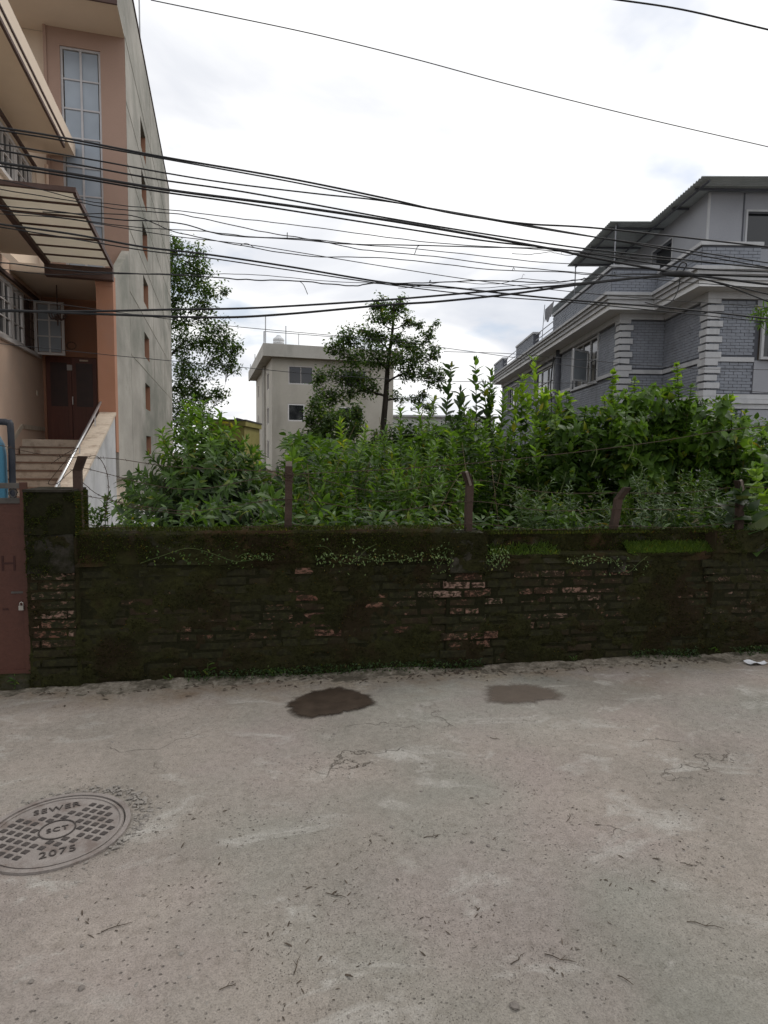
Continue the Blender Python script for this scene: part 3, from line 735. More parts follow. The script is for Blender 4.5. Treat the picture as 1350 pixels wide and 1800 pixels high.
# thick moss crust that swells over the bricks and leaves the worn ones bare
ss_ = np.arange(.03, 7.0, .012); zs_ = np.arange(-.02, 1.055, .012); Sg, Zg = np.meshgrid(ss_, zs_)
ex_ = np.vectorize(expo)(Sg, Zg); k3 = np.ones(25) / 25
for _ in range(2):
    ex_ = np.apply_along_axis(lambda r: np.convolve(np.pad(r, 12, 'edge'), k3, 'valid'), 1, ex_); ex_ = np.apply_along_axis(lambda r: np.convolve(np.pad(r, 4, 'edge'), np.ones(9) / 9, 'valid'), 0, ex_)
hf = vnoise(Sg, Zg * 1.2, 3.3, 81) * .9 + vnoise(Sg, Zg * 1.3, 9.5, 82) * .55 + vnoise(Sg, Zg, 25, 83) * .35 + vnoise(Sg, Zg, 60, 84) * .16
tb = np.where(Sg < .345, np.where(Zg > .80, -.046, -.028), np.where(Sg > 5.2, np.where(Zg > .865, -.054, -.036), np.where((Sg > 2.95) & (Sg < 3.25), np.where(Zg > .745, -.05, -.024), np.where(Zg > .84, np.where(Sg > 3.22, np.where(Zg > .868, .08, -.02), -.018), -.005))))
Tg = tb - .020 * np.clip(hf - (.70 + .92 * ex_ + .62 * (vnoise(Sg, Zg * 2.2, 6.5, 85) > .72)), -.9, .9)
i_ = np.arange(Sg.size).reshape(Sg.shape); q_ = np.stack([i_[:-1, :-1], i_[:-1, 1:], i_[1:, 1:], i_[1:, :-1]], -1).reshape(-1, 4)
CRUST = mossy('moss_crust', (.018, .017, .008), (.036, .036, .012), .30, .62, (.022, .014, .008))
n = 120000
ii = rng.integers(0, Sg.shape[0], n); jj = rng.integers(0, Sg.shape[1], n); keep = (hf - (.78 + .9 * ex_))[ii, jj] > rng.normal(0, .12, n); ii, jj = ii[keep], jj[keep]; n = len(ii)
blade_cloud('moss', np.stack([Sg[ii, jj] + rng.uniform(-.006, .006, n), Tg[ii, jj] + .001, Zg[ii, jj] + rng.uniform(-.006, .006, n)], 1), np.tile([0, -1, .1], (n, 1)), rng.uniform(.004, .014, n), L_MOSSD, 'dark moss crusting the bricks of the wall', bw, .6)
link('moss_crust', np_mesh('moss_crust', np.stack([Sg, Tg, Zg], -1).reshape(-1, 3), q_.ravel(), np.full(len(q_), 4), True), bw, CRUST, kind='stuff')

# posts of the barbed wire fence
POSTS = []
for k, (px, tipdx, ztip, lean, lab) in enumerate([
        (140, .05, 1.585, 0, 'dark concrete fence post with bent tip at the end of wall beside gate pillar'),
        (507, .0, 1.53, 0, 'brown concrete fence post wound with wire between leafy shrub and weeds'),
        (823, -.055, 1.50, .0, 'brown concrete fence post above the plastered pier of the wall'),
        (1077, .03, 1.39, .12, 'leaning brown concrete fence post half hidden in narrow leaved bush'),
        (1298, -.08, 1.45, 0, 'brown concrete fence post with pale chipped tip beside large round leaves')]):
    q = at_w(px, 935, .12); s0 = q[0]; zb = 1.0
    P = wl(s0, .12, zb); o = empty('fence_post', tuple(P), WANG, label=lab, cat='fence post', group='concrete posts along the wall')
    h = ztip - zb; hb = h - .10 if k != 1 else h
    b = MB(); w = .026
    dx = lambda zz: lean * zz + (tipdx * (zz - hb) / (h - hb + 1e-6) if zz > hb else 0)
    lev = [-.1, .1, hb * .5, hb] + ([h] if h > hb else [])
    vs = []; fs = []
    for zz in lev:
        e = random.uniform(-.003, .003); bk = -.06 * (zz - hb) / .1 if zz > hb else 0
        vs += [(dx(zz) - w + e, -w + bk, zz), (dx(zz) + w + e, -w + bk, zz), (dx(zz) + w + e, w + bk, zz), (dx(zz) - w + e, w + bk, zz)]
    for i in range(len(lev) - 1):
        for j in range(4): fs.append((i * 4 + j, i * 4 + (j + 1) % 4, i * 4 + 4 + (j + 1) % 4, i * 4 + 4 + j))
    m_ = len(lev) * 4; fs.append((m_ - 4, m_ - 3, m_ - 2, m_ - 1))
    b.add(vs, fs); b.build('shaft', POST, o)
    if k in (2, 4):
        T = np.array([dx(h), -.06, h]); B_ = np.array([dx(hb), 0, hb])
        MB().tube([B_ + [-.0, -w - .001, 0], T + [0, -w - .001, .004]], .013, 4).build('chipped_edge', POST_EDGE, o)
    if k == 1:
        for zz in (.42, .45, .475):
            pts = [(.036 * math.cos(a), .036 * math.sin(a), zz + random.uniform(-.01, .01)) for a in np.linspace(0, 6.6, 14)]
            MB().tube(pts, .003, 4).build('wire_wrap', WIRE, o)
        MB().box(-.02, .025, -.02, .02, h, h + .035).build('broken_stub', POST_EDGE, o)
    POSTS.append((s0, zb, h, hb, lean, tipdx))

def barbed(pts, label, name='barbed_wire', step=.13, r=.0022, sub=8):
    P = catmull(pts, sub); b = MB(); b.tube(P, r, 4)
    acc = 0
    for a, c in zip(P, P[1:]):
        acc += np.linalg.norm(c - a)
        if acc > step:
            acc = 0
            for _ in range(2):
                u = rng.normal(0, 1, 3); u /= np.linalg.norm(u); b.tube([a - u * .016, a + u * .016], .0014, 3)
    return b.build(name, WIRE, None, label=label, cat='barbed wire', group='barbed wire strands on the wall posts')
ps = [p_[0] for p_ in POSTS]
for frac, lab in ((.88, 'upper barbed wire strand strung between the concrete posts'), (.55, 'middle barbed wire strand strung between the concrete posts'), (.2, 'low barbed wire strand just above the mossy wall top')):
    pts = []
    for i, (s0, zb, h, hb, le, td) in enumerate(POSTS):
        pts.append(wl(s0 + le * h * frac, .085, zb + h * frac))
        s1 = POSTS[i + 1][0] if i < 4 else s0 + 1.3
        pts.append(wl((s0 + s1) / 2, .085, zb + .45 * frac - .03 - .02 * random.random()))
    barbed(pts, lab)
barbed([wl(1.76, .085, 1.47), wl(2.3, .1, 1.50), wl(3.1, .12, 1.56), wl(4.0, .14, 1.66), wl(4.75, .16, 1.76), wl(5.5, .18, 1.88), wl(6.6, .2, 2.0)], 'slack wire climbing from the wire wound post across the weeds', 'slack_wire', 9, .0026)
barbed([at for at in [wl(*at_w(x, y, .1)) for x, y in [(-60, 775), (0, 783), (70, 798), (140, 805), (200, 806), (300, 820), (420, 826), (507, 830)]]], 'barbed wire strand from behind gate across the stairs to the second post')
barbed([wl(*at_w(x, y, .09)) for x, y in [(90, 815), (120, 795), (137, 788), (120, 805), (95, 835), (85, 850), (100, 850), (120, 832), (138, 818)]], 'loose looped end of barbed wire tied to the end post', step=.06)
barbed([wl(*at_w(x, y, .10)) for x, y in [(145, 806), (170, 802), (186, 825), (191, 860), (186, 895), (183, 915)]], 'barbed wire hanging down in a curl beside the end post', step=.06)
barbed([wl(*at_w(x, y, .10)) for x, y in [(145, 848), (170, 868), (200, 880), (240, 893), (330, 905)]], 'barbed wire sagging down from end post into the leafy shrub', step=.07)

# ------------------------------------------------------------------ gate, water tank behind it
gt = empty('metal_gate', (WA[0], WA[1], 0), WANG, label='rusty red sheet metal gate with scrolled top bar', cat='gate')
MB().box(-1.7, .02, .03, .045, .13, 1.265).build('sheet_panel', RUSTGATE, gt)
MB().box(-1.7, .022, .02, .055, 1.265, 1.30).build('top_rail', GATEBAR, gt)
MB().box(-1.7, .022, .02, .055, 1.365, 1.40).build('scroll_rail', GATEBAR, gt)
MB().box(-.012, .024, .014, .06, .10, 1.405).build('stile', RUSTGATE, gt)
MB().box(-1.7, -.013, .018, .058, .10, .13).build('bottom_rail', RUSTGATE, gt)
for k in range(7):
    cx = -.06 - k * .115
    pts = [(cx + .028 * (1 - .25 * q / 9) * math.cos(q * .8), .038, 1.332 + .03 * math.sin(q * .8)) for q in range(10)]
    MB().tube(pts, .006, 5).build('scroll', GATEBAR, gt)
lk = MB(); lk.box(-.038, -.008, -.004, .017, .545, .575); lk.tube([(-.033, .008, .575), (-.033, .008, .592), (-.023, .008, .60), (-.013, .008, .592), (-.013, .008, .575)], .0035, 5); lk.build('padlock', BRASS, gt)
MB().box(-.09, .03, .024, .030, .655, .668).build('latch_bar', GATEBAR, gt)
o = text('H', .15, gt, (-.10, .0285, .855), DARKPAINT, name='lettering', ext=.0012); o.rotation_euler = (rad(90), 0, 0)
o = text('-', .15, gt, (-.13, .0285, .56), DARKPAINT, name='lettering', ext=.0012); o.rotation_euler = (rad(90), 0, 0)
rough_slab('gate_threshold', BAND, None, 0, 1.75, 0, .2, -.05, .10, seed=35, amp=.02).matrix_world = Matrix.Translation((*(WA + WD * -1.7 + WN * -.03), 0)) @ Matrix.Rotation(WANG, 4, 'Z')
tag(bpy.data.objects['gate_threshold'], 'mossy concrete threshold under the rusty gate', 'threshold')
tk = empty('water_tank', (-2.62, 8.0, .06), 0, label='blue plastic water cylinder standing behind the gate', cat='tank')
n = 28; prof = [(.29, 0), (.30, .04), (.30, 1.5), (.285, 1.62), (.24, 1.72), (.15, 1.78), (.08, 1.80), (.08, 1.86)]
b = MB(); b.add([(r * math.cos(2 * math.pi * i / n), r * math.sin(2 * math.pi * i / n), z) for r, z in prof for i in range(n)],
                [(j * n + i, j * n + (i + 1) % n, j * n + n + (i + 1) % n, j * n + n + i) for j in range(len(prof) - 1) for i in range(n)] + [tuple(range((len(prof) - 1) * n, len(prof) * n))])
b.build('body', BLUE, tk, True)
MB().box(-.1, .22, -.06, .06, 1.86, 1.90).build('valve_head', PIPE, tk)
b = MB(); b.tube(catmull([(-.55, 0, 1.86), (.2, 0, 1.87), (.33, 0, 1.86), (.36, 0, 1.80), (.36, 0, 1.2), (.36, 0, .0)], 4), .036, 8); b.build('pipe', PIPE, tk, True)
MB().tube([(.0, -.02, 2.0), (.25, -.02, 1.985)], .012, 5).build('valve_lever', PIPE, tk)
b = MB(); b.tube(catmull([(.0, -.03, 1.9), (.04, -.2, 1.75), (.1, -.3, 1.5), (.14, -.31, 1.45)], 5), .008, 5); b.build('hose', PIPE, tk, True)

# ------------------------------------------------------------------ left house (terracotta tower and peach wing)
lh = empty('peach_house', (0, 0, 0), 0, label='peach and terracotta house with raw concrete tower wall and outside stairs', cat='house')
XA, YD, XB, YP, YF, ZL = -4.3, 18.0, -2.2, 15.2, 33.0, 1.87
def window(parent, o, u, n, w, h, cols, rows, fm, gm, fr=.06, depth=.05, name='window', mull=.04):
    """a framed window with bars and single panes, at o (lower corner), along u, facing n"""
    o, u, n = (np.array(a, dtype=float) for a in (o, u, n)); z = np.array([0, 0, 1.0])
    def bx(b, a0, a1, z0, z1, d0, d1):
        vs = [o + u * a + z * q + n * d for d in (d0, d1) for a, q in ((a0, z0), (a1, z0), (a1, z1), (a0, z1))]
        return b.add(vs, [(0, 3, 2, 1), (4, 5, 6, 7), (0, 1, 5, 4), (1, 2, 6, 5), (2, 3, 7, 6), (3, 0, 4, 7)])
    b = MB(); bx(b, 0, w, 0, fr, 0, depth); bx(b, 0, w, h - fr, h, 0, depth); bx(b, 0, fr, fr, h - fr, 0, depth); bx(b, w - fr, w, fr, h - fr, 0, depth)
    root = b.build(name, fm, parent)
    iw = (w - 2 * fr) / cols; ih = (h - 2 * fr) / rows
    for i in range(1, cols): bx(MB(), fr + i * iw - mull / 2, fr + i * iw + mull / 2, fr, h - fr, .006, depth - .006).build('mullion', fm, root)
    for j in range(1, rows): bx(MB(), fr, w - fr, fr + j * ih - mull * .35, fr + j * ih + mull * .35, .009, depth - .010).build('glazing_bar', fm, root)
    for i in range(cols):
        for j in range(rows):
            bx(MB(), fr + i * iw + mull / 2, fr + (i + 1) * iw - mull / 2, fr + j * ih + mull * .35, fr + (j + 1) * ih - mull * .35, .015, .022).build('pane', gm, root)
    return root
# wing wall facing the stairs
hl = (13.0, 17.5, 3.95, 5.22); hu = (12.4, 17.7, 7.35, 8.42)
MB().wall((XA, 0, 0), (0, 1, 0), (1, 0, 0), 9, YD, -.1, 5.62, [hl], .16).build('wing_wall', PEACH, lh)
MB().wall((XA, 0, 0), (0, 1, 0), (1, 0, 0), 9, YD, 5.80, 8.62, [hu], .16).build('upper_wall', CREAM, lh)
MB().box(-9, XA - .01, 9, 9.2, -.1, 8.6).build('end_wall', PEACH, lh)
for k, y0 in enumerate((13.0, 14.38, 15.76)):
    window(lh, (XA - .10, y0 + .02, 3.97), (0, 1, 0), (1, 0, 0), .86 if k == 2 else 1.34, 1.23, 2 if k == 2 else 3, 3, WHITEW, GLASS, .08, .07)
MB().box(XA - .2, XA - .14, 16.64, 17.5, 3.95, 5.22).build('dark_opening', GLASS, lh)
for k in range(7): MB().tube([(XA - .06, 16.72 + k * .12, 3.95), (XA - .06, 16.72 + k * .12, 5.22)], .008, 5).build('grille_bar', BROWN, lh)
for k in range(6): MB().tube([(XA - .05, 16.65, 4.1 + k * .2), (XA - .05, 17.5, 4.1 + k * .2)], .006, 5).build('grille_bar', BROWN, lh)
window(lh, (XA + .03, 17.24, 3.92), (1, 0, 0), (0, -1, 0), .66, 1.26, 2, 3, WHITEW, GLASS2, .06, .045, 'open_casement')
for y0 in (12.4, 13.75, 15.1, 16.42):
    window(lh, (XA - .10, y0 + .02, 7.37), (0, 1, 0), (1, 0, 0), 1.26, 1.03, 3, 2, WHITEW, GLASS, .08, .07)
for z0, z1, h in ((5.18, 5.30, hl), (8.40, 8.50, hu)):
    MB().box(XA + .002, XA + .07, h[0] - .1, h[1] + .1, z0 + .045, z1).build('window_lintel', BROWN, lh)
MB().box(XA + .002, XA + .09, hl[0] - .1, hl[1] + .05, 3.87, 3.945).build('window_sill', WHITEW, lh)
MB().box(XA + .002, XA + .09, hu[0] - .1, hu[1] + .05, 7.26, 7.345).build('window_sill', WHITEW, lh)
# eaves: soffit slab with brown drip edge
for z, x1, y1 in ((5.66, -3.5, 15.1), (8.66, -3.45, 16.85)):
    MB().box(XA - .3, x1, 8.5, y1, z, z + .14).build('eave_slab', CREAM, lh)
    MB().box(x1 + .002, x1 + .05, 8.5, y1, z - .05, z + .02).build('drip_edge', BROWN, lh)
    MB().box(x1 + .002, x1 + .035, 8.5, y1, z + .022, z + .16).build('fascia', CREAM, lh)
    MB().box(x1 + .002, x1 + .06, 8.5, y1, z + .162, z + .20).build('drip_edge', BROWN, lh)
MB().box(XA - .3, -3.40, 8.5, YD - .02, 8.88, 9.2).build('roof_parapet', CREAM, lh)
# canopy over the stairs
CX0, CX1, CY0, CY1 = -3.44, -2.2, 11.4, 15.1
czf = lambda y: 5.50 + (15.1 - y) * .045
def cslab(x0, x1, y0, y1, dz0, dz1, name, m):
    b = MB(); vs = [(x, y, czf(y) + dz) for dz in (dz0, dz1) for x, y in ((x0, y0), (x1, y0), (x1, y1), (x0, y1))]
    b.add(vs, [(0, 3, 2, 1), (4, 5, 6, 7), (0, 1, 5, 4), (1, 2, 6, 5), (2, 3, 7, 6), (3, 0, 4, 7)]); return b.build(name, m, lh)
NP = 7
for k in range(NP):
    y0 = CY0 + (CY1 - CY0) * k / NP; y1 = CY0 + (CY1 - CY0) * (k + 1) / NP
    cslab(CX0, CX1, y0 + .004, y1 - .004, .06, .07, 'canopy_sheet', POLY)
    if k: cslab(CX0, CX1, y0 - .012, y0 + .012, .027, .057, 'canopy_rafter', BROWN)
cslab(CX0 - .05, CX1 + .04, CY0 - .04, CY0 + .02, .015, .09, 'canopy_edge', BROWN)
cslab(CX1 - .01, CX1 + .035, CY0 + .021, CY1, .0, .095, 'canopy_edge', BROWN)
cslab(CX0 - .055, CX0 + .05, CY0 + .021, CY1, -.02, .055, 'canopy_beam', BROWN)
MB().box(CX0 - .05, XB + .03, 14.98, 15.17, 5.26, 5.50).build('canopy_beam', BROWN, lh)
# porch: pillar, soffit, door
MB().box(-2.545, XB, YP, YP + .35, 1.6, 5.17).build('porch_pillar', TERRA, lh)
MB().box(-2.555, XB - .002, YP - .01, YP + .36, 5.17, 5.44).build('pillar_head', TERRA, lh)
MB().box(XA + .01, XB - .21, YP + .37, YD - .01, 5.44, 5.62).build('porch_ceiling', CREAM, lh)
MB().prism([(YP + .351, 1.0), (YD + .02, 1.0), (YD + .02, 6.75), (YP + .351, 5.44)], 'x', XB - .18, XB - .003).build('porch_side_wall', CONC, lh)
MB().wall((0, YD, 0), (1, 0, 0), (0, -1, 0), XA, XB - .18, ZL, 5.45, [(-4.24, -3.04, ZL, 4.0)], .1).build('porch_back_wall', TERRA, lh)
dr = MB().box(-4.24, -3.04, YD + .06, YD + .1, ZL, 4.0).build('door', WOOD, lh)
for x0 in (-4.235, -3.635):
    MB().box(x0, x0 + .585, YD + .02, YD + .059, ZL + .01, 3.99).build('door_leaf', WOOD, dr)
    MB().box(x0 + .1, x0 + .49, YD + .008, YD + .019, 2.75, 3.85).build('door_panel', WOODP, dr)
    MB().box(x0 + .1, x0 + .49, YD + .008, YD + .019, 2.0, 2.6).build('door_panel', WOOD, dr)
MB().tube([(-3.62, YD - .03, 3.0), (-3.62, YD - .03, 2.8)], .016, 6).build('handle', STEEL, dr)
MB().box(-3.44, -3.24, YD - .02, YD - .004, 3.90, 3.94).build('door_sign', CREAM, lh)
MB().box(-3.74, -3.62, YD - .02, YD - .004, 3.66, 3.80).build('number_plate', WHITEW, lh)
lp = MB(); lp.tube([(-3.62, 16.6, 5.44), (-3.62, 16.6, 4.75)], .012, 5); lp.build('lamp_cord', BROWN, lh)
lp = MB()
for k in range(6):
    a = k * math.pi / 3; lp.tube(catmull([(-3.62, 16.6, 4.75), (-3.62 + .1 * math.cos(a), 16.6 + .1 * math.sin(a), 4.66), (-3.62 + .17 * math.cos(a), 16.6 + .17 * math.sin(a), 4.72), (-3.62 + .18 * math.cos(a), 16.6 + .18 * math.sin(a), 4.8)], 4), .014, 5)
lp.tube([(-3.62, 16.6, 4.78), (-3.62, 16.6, 4.52)], [.03, .012], 6); lp.build('hanging_lamp', BROWN, lh)
ring_ = MB()
for a in np.linspace(0, 6.28, 13): ring_.tube([(-3.62 + .11 * math.cos(a), YD - .02, 4.28 + .09 * math.sin(a)), (-3.62 + .11 * math.cos(a + .4), YD - .02, 4.28 + .09 * math.sin(a + .4))], .014, 4)
ring_.build('wall_emblem', STEPN, lh)
MB().box(XA + .002, XA + .02, 17.3, 17.4, 2.95, 3.06).build('switch_plate', CREAM, lh)
# landing and stairs down to the yard
MB().box(XA + .002, XB - .185, 16.0, YD - .001, .0, ZL - .002).build('landing', STEP, lh)
NS = 11
for k in range(NS):
    zt = ZL - .165 * (k + 1); y1 = 15.999 - .34 * k
    if zt < .1: break
    st_ = MB().box(XA + .05, XB - .33, y1 - .34, y1 - .001, 0, zt - .03).build('step', STEP, lh)
    MB().box(XA + .05, XB - .33, y1 - .37, y1 - .002, zt - .029, zt).build('step_nosing', STEPN, st_)
# skirting along the wing wall following the stairs
MB().prism([(12.2, .3), (16.0, 2.1), (17.9, 2.1), (17.9, 2.2), (15.95, 2.2), (12.2, .42)], 'x', XA + .003, XA + .03).build('skirting', STEP, lh)
# sloping parapet of the stair with marble coping and steel rail
prof = [(10.4, -.05), (15.19, -.05), (15.19, 2.42), (10.4, .72)]
MB().prism(prof, 'x', XB - .30, XB - .02).build('stair_parapet', PLASTW, lh)
MB().prism([(10.35, .70), (15.19, 2.422), (15.19, 2.475), (10.35, .755)], 'x', XB - .33, XB + .01).build('parapet_coping', STEP, lh)
MB().tube([(XB - .26, 10.4, .88), (XB - .26, 14.9, 2.66)], .028, 8).build('handrail', STEEL, lh, True)
for q in (.15, .5, .85): MB().tube([(XB - .26, 10.4 + 4.5 * q, .70 + 1.62 * q), (XB - .26, 10.4 + 4.5 * q, .88 + 1.78 * q)], .012, 6).build('rail_post', STEEL, lh)
# tower
ZT = 13.9
wins = [(20.25, 21.9, 1.55, 2.12), (20.55, 22.1, 2.95, 3.75), (20.9, 22.3, 4.55, 5.3), (21.1, 22.5, 6.2, 7.0), (21.3, 22.7, 7.75, 8.6), (21.5, 22.8, 9.3, 10.1), (21.6, 22.8, 10.75, 11.6)]
wins = [(21.2, 22.6, a[2], a[3]) for a in wins]
floors = [0, 4.15, 7.35, 10.4, ZT]
for z0, z1 in zip(floors, floors[1:]):
    MB().wall((XB, 0, 0), (0, 1, 0), (1, 0, 0), YD + .021, YF, z0 - .1 if z0 == 0 else z0, z1, [w_ for w_ in wins if z0 <= w_[2] < z1 and w_[3] <= z1], .45).build('concrete_wall', CONC, lh)
for zz in (4.15, 5.75, 7.35, 8.9, 10.4, 11.95): MB().box(XB + .001, XB + .009, YD + .03, YF - .01, zz - .012, zz + .012).build('pour_joint', CONC_L, lh)
for yy in (24.2, 28.6): MB().box(XB + .001, XB + .007, yy, yy + .03, 0, ZT - .03).build('pour_joint', CONC_L, lh)
for a in wins:
    q = MB(); q.quad((XB - .44, a[0], a[2]), (XB - .44, a[1], a[2]), (XB - .44, a[1], a[3]), (XB - .44, a[0], a[3])); q.build('window_back', GLASS, lh)
    q = MB().box(XB - .43, XB - .004, a[1] - .012, a[1] - .002, a[2] + .002, a[3] - .002); q.build('window_reveal', TERRA, lh)
MB().box(XB - .3, XB + .03, YD - 1.3, YF + .02, ZT, ZT + .06).build('parapet_coping', BROWN, lh)
MB().box(-9.5, XB - .302, YD + .3, YF, ZT - .4, ZT - .2).build('tower_roof', CONC, lh)
MB().box(-9.5, XB - .003, YF - .2, YF + .002, -.1, ZT - .01).build('rear_wall', CONC, lh)
tw_ = (-3.70, -2.78, 5.9, 11.5)
MB().wall((0, YD + .02, 0), (1, 0, 0), (0, -1, 0), -4.0, XB - .002, 5.6, 11.9, [tw_], .12).build('tower_front', TOWERP, lh)
MB().wall((0, YD + .3, 0), (1, 0, 0), (0, -1, 0), -9.5, -4.0, 5.6, 11.9, [], .12).build('tower_side_front', CREAM, lh)
MB().box(-4.06, -3.99, YD - .02, YD + .3, 5.6, 11.9).build('tower_edge', TOWERP, lh)
window(lh, (tw_[0], YD + .12, tw_[2]), (1, 0, 0), (0, -1, 0), .92, 5.6, 2, 8, ALU, GLASSB, .05, .06, 'stair_window', .05)
MB().box(-9.5, XB - .001, YD - 1.25, YD + .29, 11.9, 12.1).build('roof_slab', CREAM, lh)
MB().box(-9.5, XB + .012, YD - 1.30, YD - 1.252, 11.86, 12.25).build('roof_fascia', BROWN, lh)
MB().box(-9.5, XB - .002, YD - 1.2, YD - 1.0, 12.26, ZT).build('roof_parapet', PEACH, lh)
MB().box(XB - .12, XB - .001, YD - 1.0, YD + .02, 12.101, ZT - .002).build('parapet_side', CONC, lh)
MB().box(XB - .02, XB, YD - 1.24, YD + .02, 11.901, 12.099).build('slab_edge', CONC, lh)
MB().tube([(XB - .1, 22.5, ZT + .06), (XB - .1, 22.5, 20)], .022, 6).build('roof_pipe', GTRIM, lh)
MB().tube([(XA + .25, YD - .1, 5.9), (XA + .25, YD - .1, 8.6)], .045, 8).build('drain_pipe', PEACH, lh)

# ------------------------------------------------------------------ grey brick house (local frame: x right, y away from camera)
gh = empty('grey_house', (0, 0, 0), -YAW, label='grey painted brick house with white quoins cornice and tin roof', cat='house')
NB_ = [0]
GB = []
for k in range(4):
    b = MB(); j = lambda: random.uniform(-.003, .003)
    b.add([(x * .112 + j(), y, z * .036 + j()) for y in (0, -.016) for x, z in ((-1, -1), (1, -1), (1, 1), (-1, 1))], [(4, 5, 6, 7), (0, 1, 5, 4), (1, 2, 6, 5), (2, 3, 7, 6), (3, 0, 4, 7)])
    m_ = b.mesh('brick'); m_.materials.append(GBRICK); GB.append(m_)
def brickface(name, o, u, n, u0, u1, z0, z1, holes=(), single=False):
    """painted bricks standing proud of the joint face"""
    o, u, n = (np.array(a, dtype=float) for a in (o, u, n)); L, Hc = .236, .083
    b = MB(); ang = math.atan2(n[1], n[0]) + math.pi / 2; c_ = 0; z = z0 + Hc / 2
    while z < z1 - Hc * .4:
        a = u0 - (L / 2 if c_ % 2 else 0)
        while a < u1 - .02:
            a0, a1 = max(a, u0), min(a + L, u1); mid = (a0 + a1) / 2; w = (a1 - a0)
            if w > .05 and not any(h[0] - .01 < mid < h[1] + .01 and h[2] - .02 < z < h[3] + .02 for h in holes):
                d = random.uniform(0, .007)
                if single and NB_[0] < 300:
                    o_ = link('brick', random.choice(GB), gh); P = o + u * mid + np.array([0, 0, z]) + n * d
                    o_.location = P; o_.rotation_euler = (0, 0, ang); o_.scale = (w / L, 1, 1); NB_[0] += 1
                else:
                    hw, hh, pr = w / 2 - .006, .036, .012 + d
                    P = lambda q, zz, e: o + u * (mid + q * hw) + np.array([0, 0, z + zz * hh]) + n * e
                    j = random.uniform(-.0015, .0015)
                    b.add([P(-1, -1, 0), P(1, -1, 0), P(1, 1, 0), P(-1, 1, 0), P(-1, -1, pr), P(1, -1, pr + j), P(1, 1, pr), P(-1, 1, pr + j)], [(4, 5, 6, 7), (0, 1, 5, 4), (1, 2, 6, 5), (2, 3, 7, 6), (3, 0, 4, 7)])
            a += L
        z += Hc; c_ += 1
    if b.f: b.build(name, GBRICK, gh, kind='stuff')
RN, DN, RM, DM, DE, RE = 8.6, 17.4, 7.25, 20.1, 40.0, 20.0
ZC = 5.95
# near bay
fwin = (9.95, 11.6, 4.3, 5.5)
MB().wall((0, DN, 0), (1, 0, 0), (0, -1, 0), RN, RE, .2, ZC + .1, [fwin], .2).build('front_wall', GJOINT, gh)
brickface('brickwork', (0, DN - .001, 0), (1, 0, 0), (0, -1, 0), RN + .02, 9.84, 4.42, 5.85, (), True)
brickface('brickwork', (0, DN - .001, 0), (1, 0, 0), (0, -1, 0), RN + .02, 9.84, 3.40, 4.24, (), True)
brickface('brickwork', (0, DN - .001, 0), (1, 0, 0), (0, -1, 0), RN + .02, 9.6, .3, 2.98)
MB().wall((RN, 0, 0), (0, 1, 0), (-1, 0, 0), DN, DM, .2, ZC + .1).build('side_wall', GJOINT, gh)
brickface('brickwork', (RN - .001, 0, 0), (0, 1, 0), (-1, 0, 0), DN + .02, DM, 4.42, 5.85, (), True)
brickface('brickwork', (RN - .001, 0, 0), (0, 1, 0), (-1, 0, 0), DN + .02, DM, .3, 4.24)
# middle wing
lw = [(22.2, 25.1, 4.25, 5.85), (27.9, 31.5, 4.35, 5.65), (35.5, 38.2, 4.4, 5.6)]
MB().wall((0, DM, 0), (1, 0, 0), (0, -1, 0), RM, RN, .2, ZC + .1).build('wing_front_wall', GJOINT, gh)
brickface('brickwork', (0, DM - .001, 0), (1, 0, 0), (0, -1, 0), RM + .02, RN, 4.42, 5.85)
brickface('brickwork', (0, DM - .001, 0), (1, 0, 0), (0, -1, 0), RM + .02, RN, .3, 4.24)
MB().wall((RM, 0, 0), (0, 1, 0), (-1, 0, 0), DM, DE, .2, ZC + .1, lw, .15).build('wing_side_wall', GJOINT, gh)
brickface('brickwork', (RM - .001, 0, 0), (0, 1, 0), (-1, 0, 0), DM + .02, DE, 4.30, 5.85, lw)
brickface('brickwork', (RM - .001, 0, 0), (0, 1, 0), (-1, 0, 0), DM + .02, DE, .3, 4.16, lw)
MB().box(RM, RE, DE, DE + .2, .2, ZC).build('rear_wall', GJOINT, gh)
# pale render panel beside the quoined bay, with its window
MB().box(9.86, 12.5, DN - .03, DN - .002, 3.42, 4.28).build('render_panel', GWALL, gh)
MB().box(9.62, 12.5, DN - .035, DN - .002, 1.2, 2.98).build('render_panel', GWALL, gh)
MB().box(9.86, 12.5, DN - .03, DN - .002, 5.52, 5.86).build('render_panel', GWALL, gh)
window(gh, (9.96, DN - .06, 4.30), (1, 0, 0), (0, -1, 0), 1.6, 1.2, 3, 1, GTRIM, GLASS, .07, .08)
sh = window(gh, (10.25, DN - .12, 4.30), (.8, -.6, 0), (-.6, -.8, 0), .62, 1.2, 1, 1, GTRIM, GLASS, .06, .045, 'open_casement')
# windows of the wing
for k, (a, b_, c_, e_) in enumerate(lw):
    wd = window(gh, (RM + .10, b_, c_), (0, -1, 0), (-1, 0, 0), b_ - a, e_ - c_, 3, 2, GTRIM, GLASS, .07, .07)
    MB().box(RM - .07, RM + .02, a - .07, b_ + .07, c_ - .07, c_ - .004).build('window_sill', GTRIM, gh)
    MB().box(RM - .05, RM + .02, a - .09, a - .004, c_ - .003, e_ + .09).build('window_surround', GTRIM, gh)
    MB().box(RM - .05, RM + .02, b_ + .004, b_ + .09, c_ - .003, e_ + .09).build('window_surround', GTRIM, gh)
    MB().box(RM - .05, RM + .02, a - .003, b_ + .003, e_ + .004, e_ + .09).build('window_surround', GTRIM, gh)
window(gh, (RM - .04, 23.1, 4.30), (-.75, -.66, 0), (-.66, .75, 0), .95, 1.1, 1, 1, GTRIM, GLASS2, .06, .045, 'open_casement')
